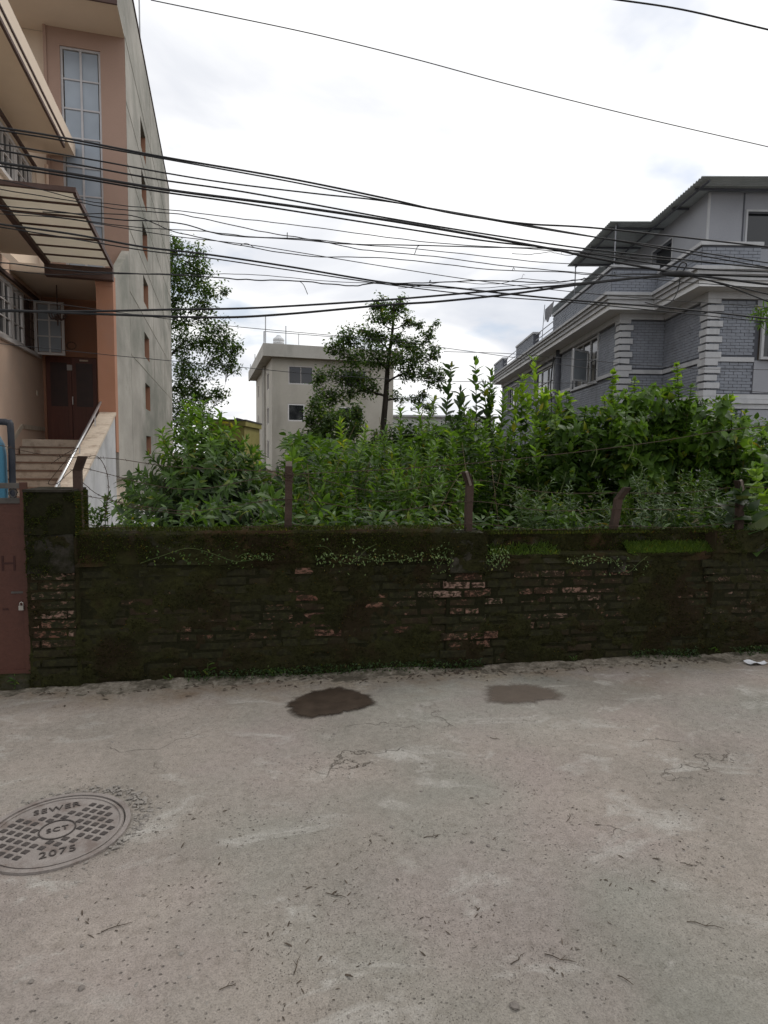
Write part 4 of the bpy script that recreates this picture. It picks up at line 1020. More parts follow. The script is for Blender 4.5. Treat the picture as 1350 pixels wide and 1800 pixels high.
# string course and storey bands
def band(z0, z1, p, name='string_course', near=True, m=None):
    m = m or GTRIM
    MB().box(RN - p, 9.84, DN - p, DN - .001, z0, z1).build(name, m, gh)
    MB().box(RN - p, RN - .001, DN + .001, DM - p - .001, z0, z1).build(name, m, gh)
    MB().box(RM - p, RN - .002, DM - p, DM - .001, z0, z1).build(name, m, gh)
    MB().box(RM - p, RM - .001, DM + .001, 22.1, z0, z1).build(name, m, gh)
    MB().box(RM - p, RM - .001, 25.2, 27.8, z0, z1).build(name, m, gh); MB().box(RM - p, RM - .001, 31.6, 35.4, z0, z1).build(name, m, gh)
band(4.24, 4.36, .06)
for z0, z1, p in ((3.0, 3.12, .06), (3.13, 3.25, .11), (3.26, 3.38, .07)):
    MB().box(RN - p, 13, DN - p - .001, DN - .001, z0, z1).build('storey_band', GTRIM, gh)
    MB().box(RN - p, RN - .001, DN + .001, DM - .12, z0, z1).build('storey_band', GTRIM, gh)
# quoins: alternating blocks on both corners
for (r0_, d0_) in ((RN, DN), (RM, DM)):
    z = .5; k = 0
    while z < ZC - .1:
        a, b_ = (.34, .26) if k % 2 else (.26, .34)
        q = MB(); h = .15; e = .085
        q.prism([(r0_ - e, d0_ - e), (r0_ + a, d0_ - e), (r0_ + a, d0_ - .001), (r0_ - .001, d0_ - .001), (r0_ - .001, d0_ + b_), (r0_ - e, d0_ + b_)], 'z', z, z + h)
        if not (4.2 < z + h and z < 4.2): pass
        q.build('quoin', GTRIM, gh); z += h + .052; k += 1
# soffit, cornice and parapet following the plan
ov = .6
plan = [(RN - ov, DN - ov), (RN - ov, DM - ov), (RM - ov, DM - ov), (RM - ov, DE), (RE, DE), (RE, DN - ov)]
MB().prism(plan, 'z', 6.05, 6.2).build('soffit', GSOFF, gh)
plan2 = lambda e: [(RN - ov - e, DN - ov - e), (RN - ov - e, DM - ov - e), (RM - ov - e, DM - ov - e), (RM - ov - e, DE + e), (RE, DE + e), (RE, DN - ov - e)]
MB().prism(plan2(.06), 'z', 6.201, 6.33).build('cornice', GTRIM, gh)
MB().prism(plan2(.12), 'z', 6.331, 6.43).build('cornice', GTRIM, gh)
MB().prism(plan2(.19), 'z', 6.431, 6.52).build('cornice', GTRIM, gh)
MB().prism([(RN - .10, DN - .10), (RN - .10, DM - .1), (RM - .1, DM - .1), (RM - .1, DE), (RE, DE), (RE, DN - .1)], 'z', 5.87, 6.048).build('frieze', GTRIM, gh)
def par(r0_, r1_, d0_, d1_, zt=7.08, cop=True):
    MB().box(r0_, r1_, d0_, d1_, 6.521, zt).build('parapet', GJOINT, gh)
    if cop: MB().box(r0_ - .05, r1_ + .05, d0_ - .05, d1_ + .05, zt + .001, zt + .09).build('parapet_coping', GTRIM, gh)
PR, PD, PM, PMD = RN - ov + .05, DN - ov + .05, RM - ov + .05, DM - ov + .05
par(PR, 9.55, PD, PD + .2); brickface('brickwork', (0, PD - .001, 0), (1, 0, 0), (0, -1, 0), PR, 9.55, 6.53, 7.07)
par(PR, PR + .2, PD + .202, PMD - .1, 7.079, False); brickface('brickwork', (PR - .001, 0, 0), (0, 1, 0), (-1, 0, 0), PD, PMD - .05, 6.53, 7.07)
MB().box(PR - .05, PR + .25, PD + .26, PMD - .1, 7.08, 7.168).build('parapet_coping', GTRIM, gh)
par(PM, PR - .01, PMD, PMD + .2, 7.26); brickface('brickwork', (0, PMD - .001, 0), (1, 0, 0), (0, -1, 0), PM, PR, 6.53, 7.25)
par(PM, PM + .2, PMD + .202, 26.2, 7.259, False); brickface('brickwork', (PM - .001, 0, 0), (0, 1, 0), (-1, 0, 0), PMD, 26.2, 6.53, 7.25)
MB().box(PM - .05, PM + .25, PMD + .26, 26.25, 7.26, 7.348).build('parapet_coping', GTRIM, gh)
for a, b_ in ((29.6, 33.4), (37.2, 40)):
    par(PM, PM + .25, a, b_, 7.2); brickface('brickwork', (PM - .001, 0, 0), (0, 1, 0), (-1, 0, 0), a, b_, 6.53, 7.19)
for a, b_ in ((26.2, 29.6), (33.4, 37.2)):
    for zz in (7.15, 6.9): MB().tube([(PM + .1, a, zz), (PM + .1, b_, zz)], .022, 6).build('roof_rail', GTRIM, gh)
MB().box(10.2, 14, PD - .02, PD + .15, 6.521, 7.02).build('parapet', GWALL, gh)
MB().tube([(RM - .09, 26.9, .3), (RM - .09, 26.9, 6.04)], .13, 10).build('drain_pipe', GJOINT, gh, True)
b = MB(); b.tube(catmull([(RM - .12, 27.6, 5.9), (RM - .15, 27.75, 5.2), (RM - .1, 28.0, 4.6), (RM - .12, 27.7, 3.8), (RM - .1, 27.8, 3)], 5), .03, 5); b.build('cable_run', CABLE, gh)
# set-back upper storey in pale panels, mono-pitch tin roof with stepped eave
RU, DU = 8.9, 18.4
MB().wall((0, DU, 0), (1, 0, 0), (0, -1, 0), RU, RE, 6.5, 9.02, [(10.0, 11.6, 7.5, 8.5)], .15).build('upper_wall', GWALL, gh)
MB().wall((RU, 0, 0), (0, 1, 0), (-1, 0, 0), DU, 34, 6.5, 9.02, [(20.6, 22.1, 7.3, 8.5)], .15).build('upper_side_wall', GWALL, gh)
MB().box(RU + .14, RU + .16, 20.5, 22.2, 7.2, 8.6).build('dark_opening', GLASS, gh)
MB().box(9.9, 11.7, DU + .14, DU + .16, 7.4, 8.6).build('dark_opening', GLASS, gh)
for a in ((RU - .02, RU + .03, 20.55, 20.61, 7.3, 8.55), (RU - .02, RU + .03, 22.1, 22.16, 7.3, 8.55), (RU - .02, RU + .03, 20.612, 22.098, 8.5, 8.55)): MB().box(*a).build('opening_frame', GTRIM, gh)
for a in ((9.95, 10.0, DU - .03, DU + .02, 7.5, 8.55), (10.002, 11.6, DU - .03, DU + .02, 8.5, 8.55)): MB().box(*a).build('opening_frame', GTRIM, gh)
MB().box(RU - .006, RU + .05, DU - .006, DU + .05, 6.53, 9.0).build('corner_trim', GTRIM, gh)
MB().box(9.86, 9.9, DU - .012, DU - .001, 6.53, 9.0).build('panel_joint', GJOINT, gh)
def tin(r0_, r1_, d0_, d1_, z, slope, name='tin_roof_sheet'):
    """corrugated sheet; corrugations run across, their ends show along the eave"""
    pit = .15; nd = int((d1_ - d0_) / (pit / 4)); V = []; F = []
    for i in range(nd + 1):
        d = d0_ + (d1_ - d0_) * i / nd; zz = .022 * math.sin(2 * math.pi * d / pit)
        for r in (r0_, r1_):
            for h in (0, .012): V.append((r, d, z + (r - r0_) * slope + zz + h))
    for i in range(nd):
        a = i * 4; F += [(a, a + 4, a + 6, a + 2), (a + 1, a + 3, a + 7, a + 5), (a, a + 1, a + 5, a + 4), (a + 2, a + 6, a + 7, a + 3)]
    F += [(0, 2, 3, 1), (nd * 4, nd * 4 + 1, nd * 4 + 3, nd * 4 + 2)]
    return MB().add(V, F).build(name, TIN, gh)
tin(8.28, 14, 17.5, 20.82, 9.06, .012)
tin(7.02, 14, 20.83, 25.6, 9.06, .012)
tin(8.28, 14, 25.61, 34, 9.06, .012)
for d in (18.2, 19.6, 21.3, 23.2, 25.2): MB().tube([(8.4 if d < 20.8 else 7.15, d, 9.0), (14, d, 9.02)], .035, 6).build('roof_purlin', GJOINT, gh)
for r in (8.5, 7.3): MB().tube([(r, 20.9 if r < 8 else 17.6, 8.98), (r, 25.5, 8.98)], .03, 6).build('roof_purlin', GJOINT, gh)
for d in (21.0, 25.3): MB().tube([(7.25, d, 6.52), (7.25, d, 9.0)], .022, 8).build('roof_post', GWALL, gh)
MB().prism([(10.6, 9.25), (14, 9.25), (14, 10.5)], 'y', 20.2, 30).build('roof_gable', GTRIM, gh)
fl = empty('flag', tuple(rdz(7.15, 30.0, 6.5)), -YAW, label='ragged grey flag on a thin pole at the roof edge', cat='flag')
MB().tube([(0, 0, 0), (.1, 0, 2.1)], .014, 6).build('pole', PIPE, fl)
gv = [(.12 + .36 * u_ * (.8 + .3 * v_), .04 * math.sin(5 * u_), 1.30 + .78 * v_ * (.75 + .25 * u_) + (.12 * math.sin(9 * u_) if v_ == 0 else 0) + .2 * u_) for u_ in np.linspace(0, 1, 6) for v_ in np.linspace(0, 1, 5)]
MB().add(gv, [(i * 5 + j, i * 5 + j + 1, i * 5 + j + 6, i * 5 + j + 5) for i in range(5) for j in range(4)]).build('cloth', CLOTH, fl)

# ------------------------------------------------------------------ buildings beyond the plot
P0 = at_d(478, 622, 48)
bb = empty('beige_block', (P0[0], P0[1], 0), rad(1), label='plain beige three storey block with flat roof behind the tall tree', cat='building')
BZ = 8.75; BL, BD = 9.4, 16.0
fwn = [(1.2, 3.1, 6.8, 8.2), (1.15, 2.5, 4.05, 5.4), (5.0, 7.0, 3.9, 5.3), (1.15, 2.5, 1.3, 2.6), (5.4, 7.2, 6.75, 8.1)]
MB().wall((0, 0, 0), (1, 0, 0), (0, -1, 0), 0, BL, -.1, BZ, fwn, .15).build('front_wall', BEIGE, bb)
swn = [(2.6, 4.1, 6.6, 8.0), (2.6, 4.1, 3.9, 5.3), (2.6, 4.1, 1.2, 2.7), (8, 9.3, 6.8, 8.0), (8, 9.3, 4.0, 5.2), (12.5, 13.5, 6.8, 8.0), (12.5, 13.5, 4.0, 5.2)]
MB().wall((0, 0, 0), (0, 1, 0), (-1, 0, 0), 0, BD, -.1, BZ, swn, .15).build('side_wall', BEIGE, bb)
MB().wall((BL, 0, 0), (0, 1, 0), (1, 0, 0), 0, BD, -.1, BZ).build('side_wall', BEIGE, bb)
for (a, b_, c_, e_) in fwn: window(bb, (a, .12, c_), (1, 0, 0), (0, -1, 0), b_ - a, e_ - c_, 2 if b_ - a > 1.5 else 1, 1, WHITEW, GLASS, .09, .1)
for (a, b_, c_, e_) in swn: window(bb, (.12, a, c_), (0, 1, 0), (-1, 0, 0), b_ - a, e_ - c_, 2, 1, WHITEW, GLASS, .09, .1)
MB().box(-.65, BL + .5, -.65, BD + .6, BZ, BZ + .16).build('roof_slab', BEIGE_T, bb)
MB().box(-.70, BL + .55, -.70, -.55, BZ - .05, BZ + .86).build('parapet', BEIGE_T, bb)
MB().box(-.702, -.552, -.548, BD + .6, BZ - .05, BZ + .858).build('parapet', BEIGE_T, bb)
for x in (5.2, 6.3): MB().tube([(-.12, x, .2), (-.12, x, BZ)], .09, 8).build('drain_pipe', BEIGE_T, bb)
MB().tube([(-.6, -.6, BZ + 1.7), (BL, -.6, BZ + 1.55)], .03, 5).build('roof_rail', GTRIM, bb)
for x in np.linspace(-.6, BL, 5): MB().tube([(x, -.6, BZ + .9), (x, -.6, BZ + 1.7)], .03, 5).build('rail_post', GTRIM, bb)
for x, y, h in ((-.5, 1, 2.0), (-.5, -.4, 2.9), (1.2, 1.5, 2.6), (-.6, 9, 1.5), (-.6, 15, 1.4)): MB().tube([(x, y, BZ + .1), (x, y, BZ + h)], .04, 5).build('rebar_stub', GTRIM, bb)
tkk = empty('roof_tank', (P0[0] + .6, P0[1] + 1.2, BZ + .9), 0, label='white ribbed water tank on the roof of the beige block', cat='tank')
n = 20; prof = [(.55, 0), (.6, .15), (.55, .3), (.6, .45), (.55, .6), (.6, .75), (.55, .9), (.3, 1.1), (.2, 1.25)]
b = MB(); b.add([(r * math.cos(2 * math.pi * i / n), r * math.sin(2 * math.pi * i / n), z) for r, z in prof for i in range(n)], [(j * n + i, j * n + (i + 1) % n, j * n + n + (i + 1) % n, j * n + n + i) for j in range(len(prof) - 1) for i in range(n)] + [tuple(range(n * 8, n * 9))]); b.build('body', WHITEP, tkk)
MB().box(-.7, .7, -.7, .7, -1.0, 0).build('stand', GTRIM, tkk); tkk.scale = (.72, .72, .72)

P1 = at_d(372, 742, 40)
yh = empty('yellow_house', (P1[0], P1[1], 0), -YAW, label='small yellow house with flat roof behind the leafy shrub', cat='house')
MB().wall((0, 0, 0), (1, 0, 0), (0, -1, 0), -.2, 2.0, -.1, 3.3, [(1.0, 1.7, 1.2, 2.4)], .1).build('wall', YELLOW, yh)
MB().box(-.3, 2.15, -.15, 5, 3.3, 3.62).build('roof_slab', YELLOW, yh)
MB().box(-.35, 2.2, -.2, 5, 3.621, 3.70).build('roof_edge', ROOFD, yh)
MB().box(.95, 1.75, .1, .14, 1.15, 2.45).build('window', GLASS, yh)
MB().box(-.2, 1.998, .15, 5, -.1, 3.29).build('side_wall', YELLOW, yh)
P2 = at_d(436, 790, 60)
wh = empty('white_house', (P2[0], P2[1], 0), -YAW, label='distant white house with dark roof between yellow house and beige block', cat='house')
MB().wall((0, 0, 0), (1, 0, 0), (0, -1, 0), -2, .9, -.1, 3.3, [(-.4, .4, 1.2, 2.2)], .1).build('wall', WHITEP, wh)
MB().box(-.5, .5, .1, .15, 1.1, 2.3).build('window', GLASS, wh)
MB().prism([(-2.3, 3.3), (1.2, 3.3), (.9, 4.4), (-1, 4.9)], 'y', -.3, 5).build('roof', ROOFD, wh)
P3 = at_d(700, 790, 55)
ws = empty('white_shed', (P3[0], P3[1], 0), -YAW, label='long white walled shed glimpsed between the weed stems', cat='shed')
MB().wall((0, 0, 0), (1, 0, 0), (0, -1, 0), -1.5, 8.2, -.1, 4.9, [(2, 3, 2.0, 3.2), (5, 6, 2.0, 3.2)], .1).build('wall', WHITEP, ws)
for x in (2, 5): MB().box(x - .05, x + 1.05, .1, .15, 1.95, 3.25).build('window', GLASS, ws)
MB().prism([(-1.8, 4.9), (8.5, 4.9), (8.5, 5.05), (-1.8, 5.05)], 'y', -.4, 6).build('roof', GTRIM, ws)

# ------------------------------------------------------------------ vegetation
def leaf_tmpl(w, droop, fold, seg=4, heart=False, base=.0):
    """a leaf of length 1 along +Y, with a folded midrib and a drooping tip"""
    prof = {4: [(.0, .06), (.22, .8), (.48, 1), (.76, .62), (1, 0)], 3: [(0, .06), (.3, .9), (.65, .85), (1, 0)], 2: [(0, .05), (.45, 1), (1, 0)]}[seg]
    if heart: prof = [(-.10, .38), (-.02, .82), (.14, 1), (.36, .95), (.58, .74), (.80, .36), (1.04, 0)]
    V = []; F = []
    for i, (y, k) in enumerate(prof):
        z = -droop * y * y; hw = w / 2 * k
        if i == len(prof) - 1: V.append((0, y, z))
        else: V += [(-hw, y, z + fold * hw), (0, y if not heart or i else 0.0, z), (hw, y, z + fold * hw)]
    n = len(prof)
    for i in range(n - 2):
        a = i * 3; F += [(a, a + 1, a + 4, a + 3), (a + 1, a + 2, a + 5, a + 4)]
    a = (n - 2) * 3; F += [(a, a + 1, a + 3), (a + 1, a + 2, a + 3)]
    # petiole
    k = len(V); V += [(-.012, -.16, -.0), (.012, -.16, 0), (.012, .02, 0), (-.012, .02, 0)]; F += [(k, k + 1, k + 2, k + 3)]
    return V, F
T_LANCE = [leaf_tmpl(.30, d, f) for d, f in ((.12, .35), (.30, .3), (.5, .4))]
T_GUAVA = [leaf_tmpl(.42, d, f) for d, f in ((.0, .3), (.12, .45), (.25, .3))]
T_BROAD = [leaf_tmpl(.80, d, f, 4, True) for d, f in ((.15, .18), (.35, .25), (.25, .1))]
T_NARROW = [leaf_tmpl(.19, d, f, 4) for d, f in ((.35, .4), (.75, .4), (.15, .4))]
T_SMALL = [leaf_tmpl(.5, d, f, 2) for d, f in ((.1, .3), (.3, .3))]
_lm = {}
def shared_leaf(T, k, mat):
    key = (id(T), k, mat.name)
    if key not in _lm:
        V, F = T[k]; me = bpy.data.meshes.new('leaf'); me.from_pydata(V, [], F); me.materials.append(mat); me.polygons.foreach_set('use_smooth', [True] * len(F)); _lm[key] = me
    return _lm[key]
def frame(pos, d, up, size):
    """matrix with +Y along d, +Z near up"""
    d = d / (np.linalg.norm(d) + 1e-9); x = np.cross(d, up)
    if np.linalg.norm(x) < 1e-3: x = np.cross(d, np.array([1.0, 0, .2]))
    x /= np.linalg.norm(x); z = np.cross(x, d); M = np.eye(4)
    M[:3, 0] = x * size; M[:3, 1] = d * size; M[:3, 2] = z * size; M[:3, 3] = pos; return M
class Plant:
    def __init__(s, name, base, label, cat, group=None):
        s.root = empty(name, tuple(base), 0, label=label, cat=cat, group=group); s.base = np.array(base, dtype=float); s.leaves = []
    def stem(s, pts, r0, r1, mat=None, sides=5):
        P = catmull(pts, 4); n = len(P)
        MB().tube([p - s.base for p in P], [r0 + (r1 - r0) * i / (n - 1) for i in range(n)], sides, False).build('stem', mat or STEM, s.root, True)
        return P
    def dress(s, P, T, mat, size, t0=.2, gap=.05, angle=55, whorl=2, young=None, taper=.55, droop=.0, jit=.25, ysize=.6, nyoung=.12):
        """leaves along a stem polyline: pairs turned by 90 degrees, smaller and younger towards the tip"""
        P = np.array(P); seg = np.linalg.norm(np.diff(P, axis=0), axis=1); L = seg.sum(); cum = np.concatenate([[0], np.cumsum(seg)])
        a = L * t0; ph = rng.uniform(0, 6.3)
        while a < L:
            i = min(np.searchsorted(cum, a) - 1, len(seg) - 1); i = max(i, 0)
            p = P[i] + (P[i + 1] - P[i]) * ((a - cum[i]) / (seg[i] + 1e-9)); ax = (P[i + 1] - P[i]) / (seg[i] + 1e-9)
            q = a / L; f = 1 if q < .6 else 1 - (1 - taper) * (q - .6) / .4
            e1 = np.cross(ax, [0.3, .9, .1]); e1 /= np.linalg.norm(e1); e2 = np.cross(ax, e1)
            ang = rad(angle * (1.15 - .55 * max(0, q - .4))) 
            for w in range(whorl):
                th = ph + 2 * math.pi * w / whorl + rng.normal(0, jit)
                out = e1 * math.cos(th) + e2 * math.sin(th)
                an = ang + rng.normal(0, .18)
                d = ax * math.cos(an) + out * math.sin(an) - np.array([0, 0, droop])
                isY = young is not None and q > 1 - nyoung
                s.leaves.append((frame(p, d, ax * math.sin(an) - out * math.cos(an) + np.array([0, 0, .4]) + rng.normal(0, .25, 3), size * f * rng.uniform(.75, 1.2)), T, rng.integers(0, len(T)), young if isY else mat))
            ph += math.pi / whorl + rng.normal(0, .2); a += gap * (1 if q < .75 else .7) * rng.uniform(.8, 1.2)
        # tip tuft
        for k in range(4):
            d = ax + rng.normal(0, .45, 3); s.leaves.append((frame(P[-1], d, rng.normal(0, 1, 3), size * taper * .7 * rng.uniform(.7, 1.1)), T, 0, young or mat))
    def finish(s, parts=260, foliage='foliage'):
        if not s.leaves: return
        C_ = np.array([m[0][:3, 3] for m in s.leaves]); sz = np.array([np.linalg.norm(m[0][:3, 1]) for m in s.leaves])
        dist = np.linalg.norm(C_ - CAM, axis=1); cen = C_.mean(0); tocam = (CAM - cen) / np.linalg.norm(CAM - cen)
        front = (C_ - cen) @ tocam + .8 * (C_[:, 2] - cen[2])
        order = np.argsort(-(front + 1.5 * sz)); pick = set(order[:parts].tolist()); groups = {}
        T0 = Matrix.Translation(-Vector(s.base))
        for i, (M, T, k, mat) in enumerate(s.leaves):
            if i in pick:
                o = link('leaf', shared_leaf(T, int(k), mat), s.root); o.matrix_local = T0 @ Matrix(M.tolist())
            else: groups.setdefault((id(T), int(k), mat.name), [T, int(k), mat, []])[3].append(M)
        bym = {}
        for T, k, mat, Ms in groups.values():
            A = np.array(Ms); A[:, :3, 3] -= s.base
            v, l, t = scatter(*T[k], A); bym.setdefault(mat.name, [mat, []])[1].append((v, l, t, np.repeat(rng.random(len(Ms)), len(T[k][0]))))
        for mat, lst in bym.values():
            off = 0; VV, LL, TT, RR = [], [], [], []
            for v, l, t, r in lst: VV.append(v); LL.append(l + off); TT.append(t); RR.append(r); off += len(v)
            link(foliage, np_mesh(foliage, np.concatenate(VV), np.concatenate(LL), np.concatenate(TT), True, np.concatenate(RR)), s.root, mat, kind='stuff')
ZG = .38
def spot(px, d, z=ZG):
    p = at_d(px, 900, d); return np.array([p[0], p[1], z])
def topz(px, py, d): return at_d(px, py, d)[2]
def arc(b, top, bow=.12, n=4):
    b, top = np.array(b), np.array(top); w = rng.normal(0, bow, 3); w[2] = 0
    return [b + (top - b) * q + w * math.sin(math.pi * q) * np.linalg.norm(top - b) * .5 + np.array([0, 0, .0]) for q in np.linspace(0, 1, n)]

# the big leafy shrub left of the second post
B = spot(352, 6.4)
pl1 = Plant('leafy_shrub', B, 'bushy green shrub with long pointed leaves beside the concrete tower wall', 'shrub')
for (px, py, dd) in [(340, 700, 6.4), (318, 735, 6.2), (372, 740, 6.6), (290, 780, 6.1), (405, 770, 6.4), (430, 800, 6.3), (262, 800, 6.0), (330, 790, 5.8), (380, 800, 5.8), (245, 830, 5.9), (450, 830, 6.2), (300, 835, 5.7), (350, 840, 5.6), (410, 840, 5.7), (470, 860, 5.9), (235, 865, 5.7), (440, 880, 5.6), (270, 875, 5.6), (330, 885, 5.5), (385, 885, 5.5), (360, 760, 6.8), (310, 810, 6.6), (410, 815, 6.9), (350, 720, 6.9), (325, 712, 6.5), (358, 708, 6.3), (345, 745, 6.1), (388, 728, 6.7), (300, 750, 6.5), (325, 765, 6.0), (370, 775, 6.0), (395, 755, 6.2), (285, 760, 6.8), (415, 748, 6.8), (432, 772, 6.6), (448, 790, 6.5), (405, 768, 6.3), (460, 800, 6.7), (425, 790, 6.1)]:
    tp = at_d(px, py, dd); h = tp[2] - ZG
    bb_ = B + np.array([rng.normal(0, .12), rng.normal(0, .1), 0])
    mid = bb_ * .45 + tp * .55 + np.array([0, 0, .22 * h])
    P = pl1.stem([bb_, bb_ * .72 + tp * .28 + np.array([0, 0, .2 * h]), mid, tp], .014, .004)
    pl1.dress(P, T_LANCE, L_MID if py < 800 else L_DARK, .165, .25, .045, 62, 3, L_LIGHT if py < 790 else L_MID, .6, .12, nyoung=.2)
pl1.finish(300)
for (px, d, hpy, lab) in [(470, 6.7, 790, 'low plant with broad glossy leaves beside the wire wound post'), (490, 5.9, 860, 'small broad leaved plant at the foot of wire wound post')]:
    B = spot(px, d); pp = Plant('broadleaf_plant', B, lab, 'plant')
    for k in range(5):
        tp = np.array([B[0] + rng.normal(0, .18), B[1] + rng.normal(0, .15), topz(px, hpy, d) - rng.random() * .25]); P = pp.stem(arc(B, tp), .01, .004)
        pp.dress(P, T_GUAVA, L_MID, .23, .55, .09, 60, 2, L_LIGHT, .8, .1)
    pp.finish(60)

# upright weeds in the middle
for i, (px, py, d, lab) in enumerate([
        (597, 742, 7.2, 'upright weed with bright yellow green tip standing before the dark round tree'),
        (655, 752, 7.4, 'upright weed with pale green tip before the trunk of tall tree'),
        (560, 800, 6.3, 'low spreading weed with pointed leaves right of the wire wound post'),
        (625, 810, 6.4, 'bushy weed under the bright tipped weeds behind wall'),
        (700, 724, 7.6, 'tall leafy weed just right of the tree trunk'),
        (738, 716, 7.8, 'tall leafy weed below the right branches of the tree'),
        (768, 702, 8.2, 'tallest green weed left of the dark sparse saplings'),
        (690, 790, 6.6, 'dense weed with hanging pointed leaves in the middle of the plot'),
        (745, 785, 6.7, 'dense weed with long leaves left of the pier post'),
        (800, 760, 7.0, 'broad weed clump behind the pier post'),
        (850, 745, 7.4, 'leafy weed between pier post and the yellow green saplings'),
        (605, 860, 5.9, 'low weed with small leaves close behind the wall'),
        (720, 870, 5.8, 'low brownish weed close behind the wall left of pier post'),
        (540, 880, 5.8, 'low grassy weed close behind the wall by wire wound post')]):
    B = spot(px, d); pp = Plant('weed_plant', B, lab, 'weed', 'weeds on the overgrown plot')
    ns = 5 if py < 760 else 9
    tz = topz(px, py, d)
    for k in range(ns):
        f = 1 if k == 0 else rng.uniform(.62, .93); sp = .05 if k == 0 else .34
        tp = np.array([B[0] + rng.normal(0, sp), B[1] + rng.normal(0, sp * .7), ZG + (tz - ZG) * f]); b0 = B + np.array([rng.normal(0, .08), rng.normal(0, .08), 0])
        P = pp.stem(arc(b0, tp, .10), .011, .003)
        if k < 2: pp.stem(arc(b0 + np.array([rng.normal(0, .2), rng.normal(0, .1), 0]), tp + np.array([rng.normal(0, .3), -.1, -.15 * rng.random()]), .12), .005, .002, DRYSTEM, 4)
        yg = (L_YOUNG if (i in (0, 1) and k == 0) else L_LIGHT) if py < 800 else L_MID
        pp.dress(P, T_LANCE, L_MID if (k + i) % 3 else L_LIGHT, .15 if py < 850 else .12, .15, .045, 55, 2 if k else 3, yg, .7, .06, nyoung=.22)
    pp.finish(200)
# dark sparse saplings against the sky and yellow-green ones
for i, (px, py, d, size, m, y, lab) in enumerate([
        (797, 642, 8.6, .20, L_BLUE, L_BLUE, 'dark sparse sapling with upturned leaves against the sky'),
        (833, 634, 8.8, .19, L_BLUE, L_MID, 'taller sapling with dark and pale leaves beside the sparse one'),
        (852, 655, 8.9, .14, L_DARK, L_MID, 'thin sapling just left of the grey house wing'),
        (878, 690, 8.5, .15, L_MID, L_LIGHT, 'short green sapling before the far end of the grey house'),
        (912, 665, 8.6, .18, L_MID, L_YOUNG, 'green sapling before the third window of the grey house'),
        (938, 632, 8.3, .18, L_LIGHT, L_YOUNG, 'tall narrow yellow green sapling before the grey house'),
        (962, 695, 8.2, .15, L_BLUE, L_MID, 'grey green sapling with pale leaf undersides by the drain pipe'),
        (900, 740, 7.6, .15, L_MID, L_LIGHT, 'leafy sapling low in front of the yellow green one'),
        (945, 745, 7.4, .15, L_DARK, L_LIGHT, 'dense dark leafy sapling below the drain pipe')]):
    B = spot(px, d); pp = Plant('sapling', B, lab, 'sapling', 'saplings on the overgrown plot'); tz = topz(px, py, d)
    for k in range(3 if i < 3 else 4):
        f = 1 if k == 0 else rng.uniform(.7, .93)
        tp = np.array([B[0] + (0 if k == 0 else rng.normal(0, .17)), B[1] + rng.normal(0, .12), ZG + (tz - ZG) * f])
        P = pp.stem(arc(B + np.array([rng.normal(0, .05), 0, 0]), tp, .05), .014, .004)
        pp.dress(P, T_GUAVA, m, size, .12, .085 if i < 2 else .06, 58, 2, y, .8, -.02, nyoung=.3 if i == 5 else .16)
    pp.finish(160)
# broad-leaved mulberry shrubs
for i, (tips, d, lab) in enumerate([
        ([(1000, 700), (975, 735), (1030, 720), (1045, 745), (1010, 770), (985, 790)], 8.0, 'mulberry shrub with broad leaves below the open casement window'),
        ([(1078, 655), (1062, 700), (1100, 690), (1085, 740), (1055, 760), (1110, 770)], 8.2, 'mulberry shrub rising before the white quoins of the wing corner'),
        ([(1115, 668), (1135, 690), (1100, 720), (1160, 705), (1150, 735), (1120, 760), (1145, 790)], 7.8, 'mulberry shrub with yellow green crown tip before the recessed wall'),
        ([(1190, 642), (1165, 690), (1215, 680), (1180, 730), (1220, 750), (1200, 790), (1160, 770)], 7.6, 'tallest broad leaved mulberry before the near corner of grey house'),
        ([(1285, 700), (1255, 715), (1240, 745), (1310, 725), (1300, 750), (1270, 780), (1240, 790)], 7.4, 'broad leaved mulberry below the rendered panel of grey house'),
        ([(1345, 765), (1320, 780), (1360, 800), (1330, 820), (1380, 770)], 7.0, 'bright leafy mulberry beyond the post with the chipped tip')]):
    B = spot(tips[0][0], d); pp = Plant('mulberry_shrub', B, lab, 'shrub', 'mulberry shrubs before the grey house')
    for k, (px, py) in enumerate(tips):
        tp = at_d(px, py, d + rng.normal(0, .25)); b0 = B + np.array([rng.normal(0, .12), rng.normal(0, .1), 0])
        P = pp.stem([b0, b0 * .65 + tp * .35 + np.array([0, 0, .12]), b0 * .3 + tp * .7 + np.array([0, 0, .1]), tp], .016, .005)
        pp.dress(P, T_BROAD, L_MID if k > 2 else L_LIGHT, .145, .22, .052, 74, 2, L_YOUNG if k < 2 else L_LIGHT, .6, .16, jit=.6, nyoung=.10)
        for j in range(6):
            q = P[int(len(P) * rng.uniform(.35, .85))]; t2 = q + np.array([rng.normal(0, .30), rng.normal(0, .26), rng.uniform(.0, .28)])
            Q = pp.stem(arc(q, t2), .006, .003); pp.dress(Q, T_BROAD, L_MID if j % 2 else L_LIGHT, .125, .1, .05, 75, 2, L_LIGHT, .6, .2, jit=.6)
    pp.finish(180)
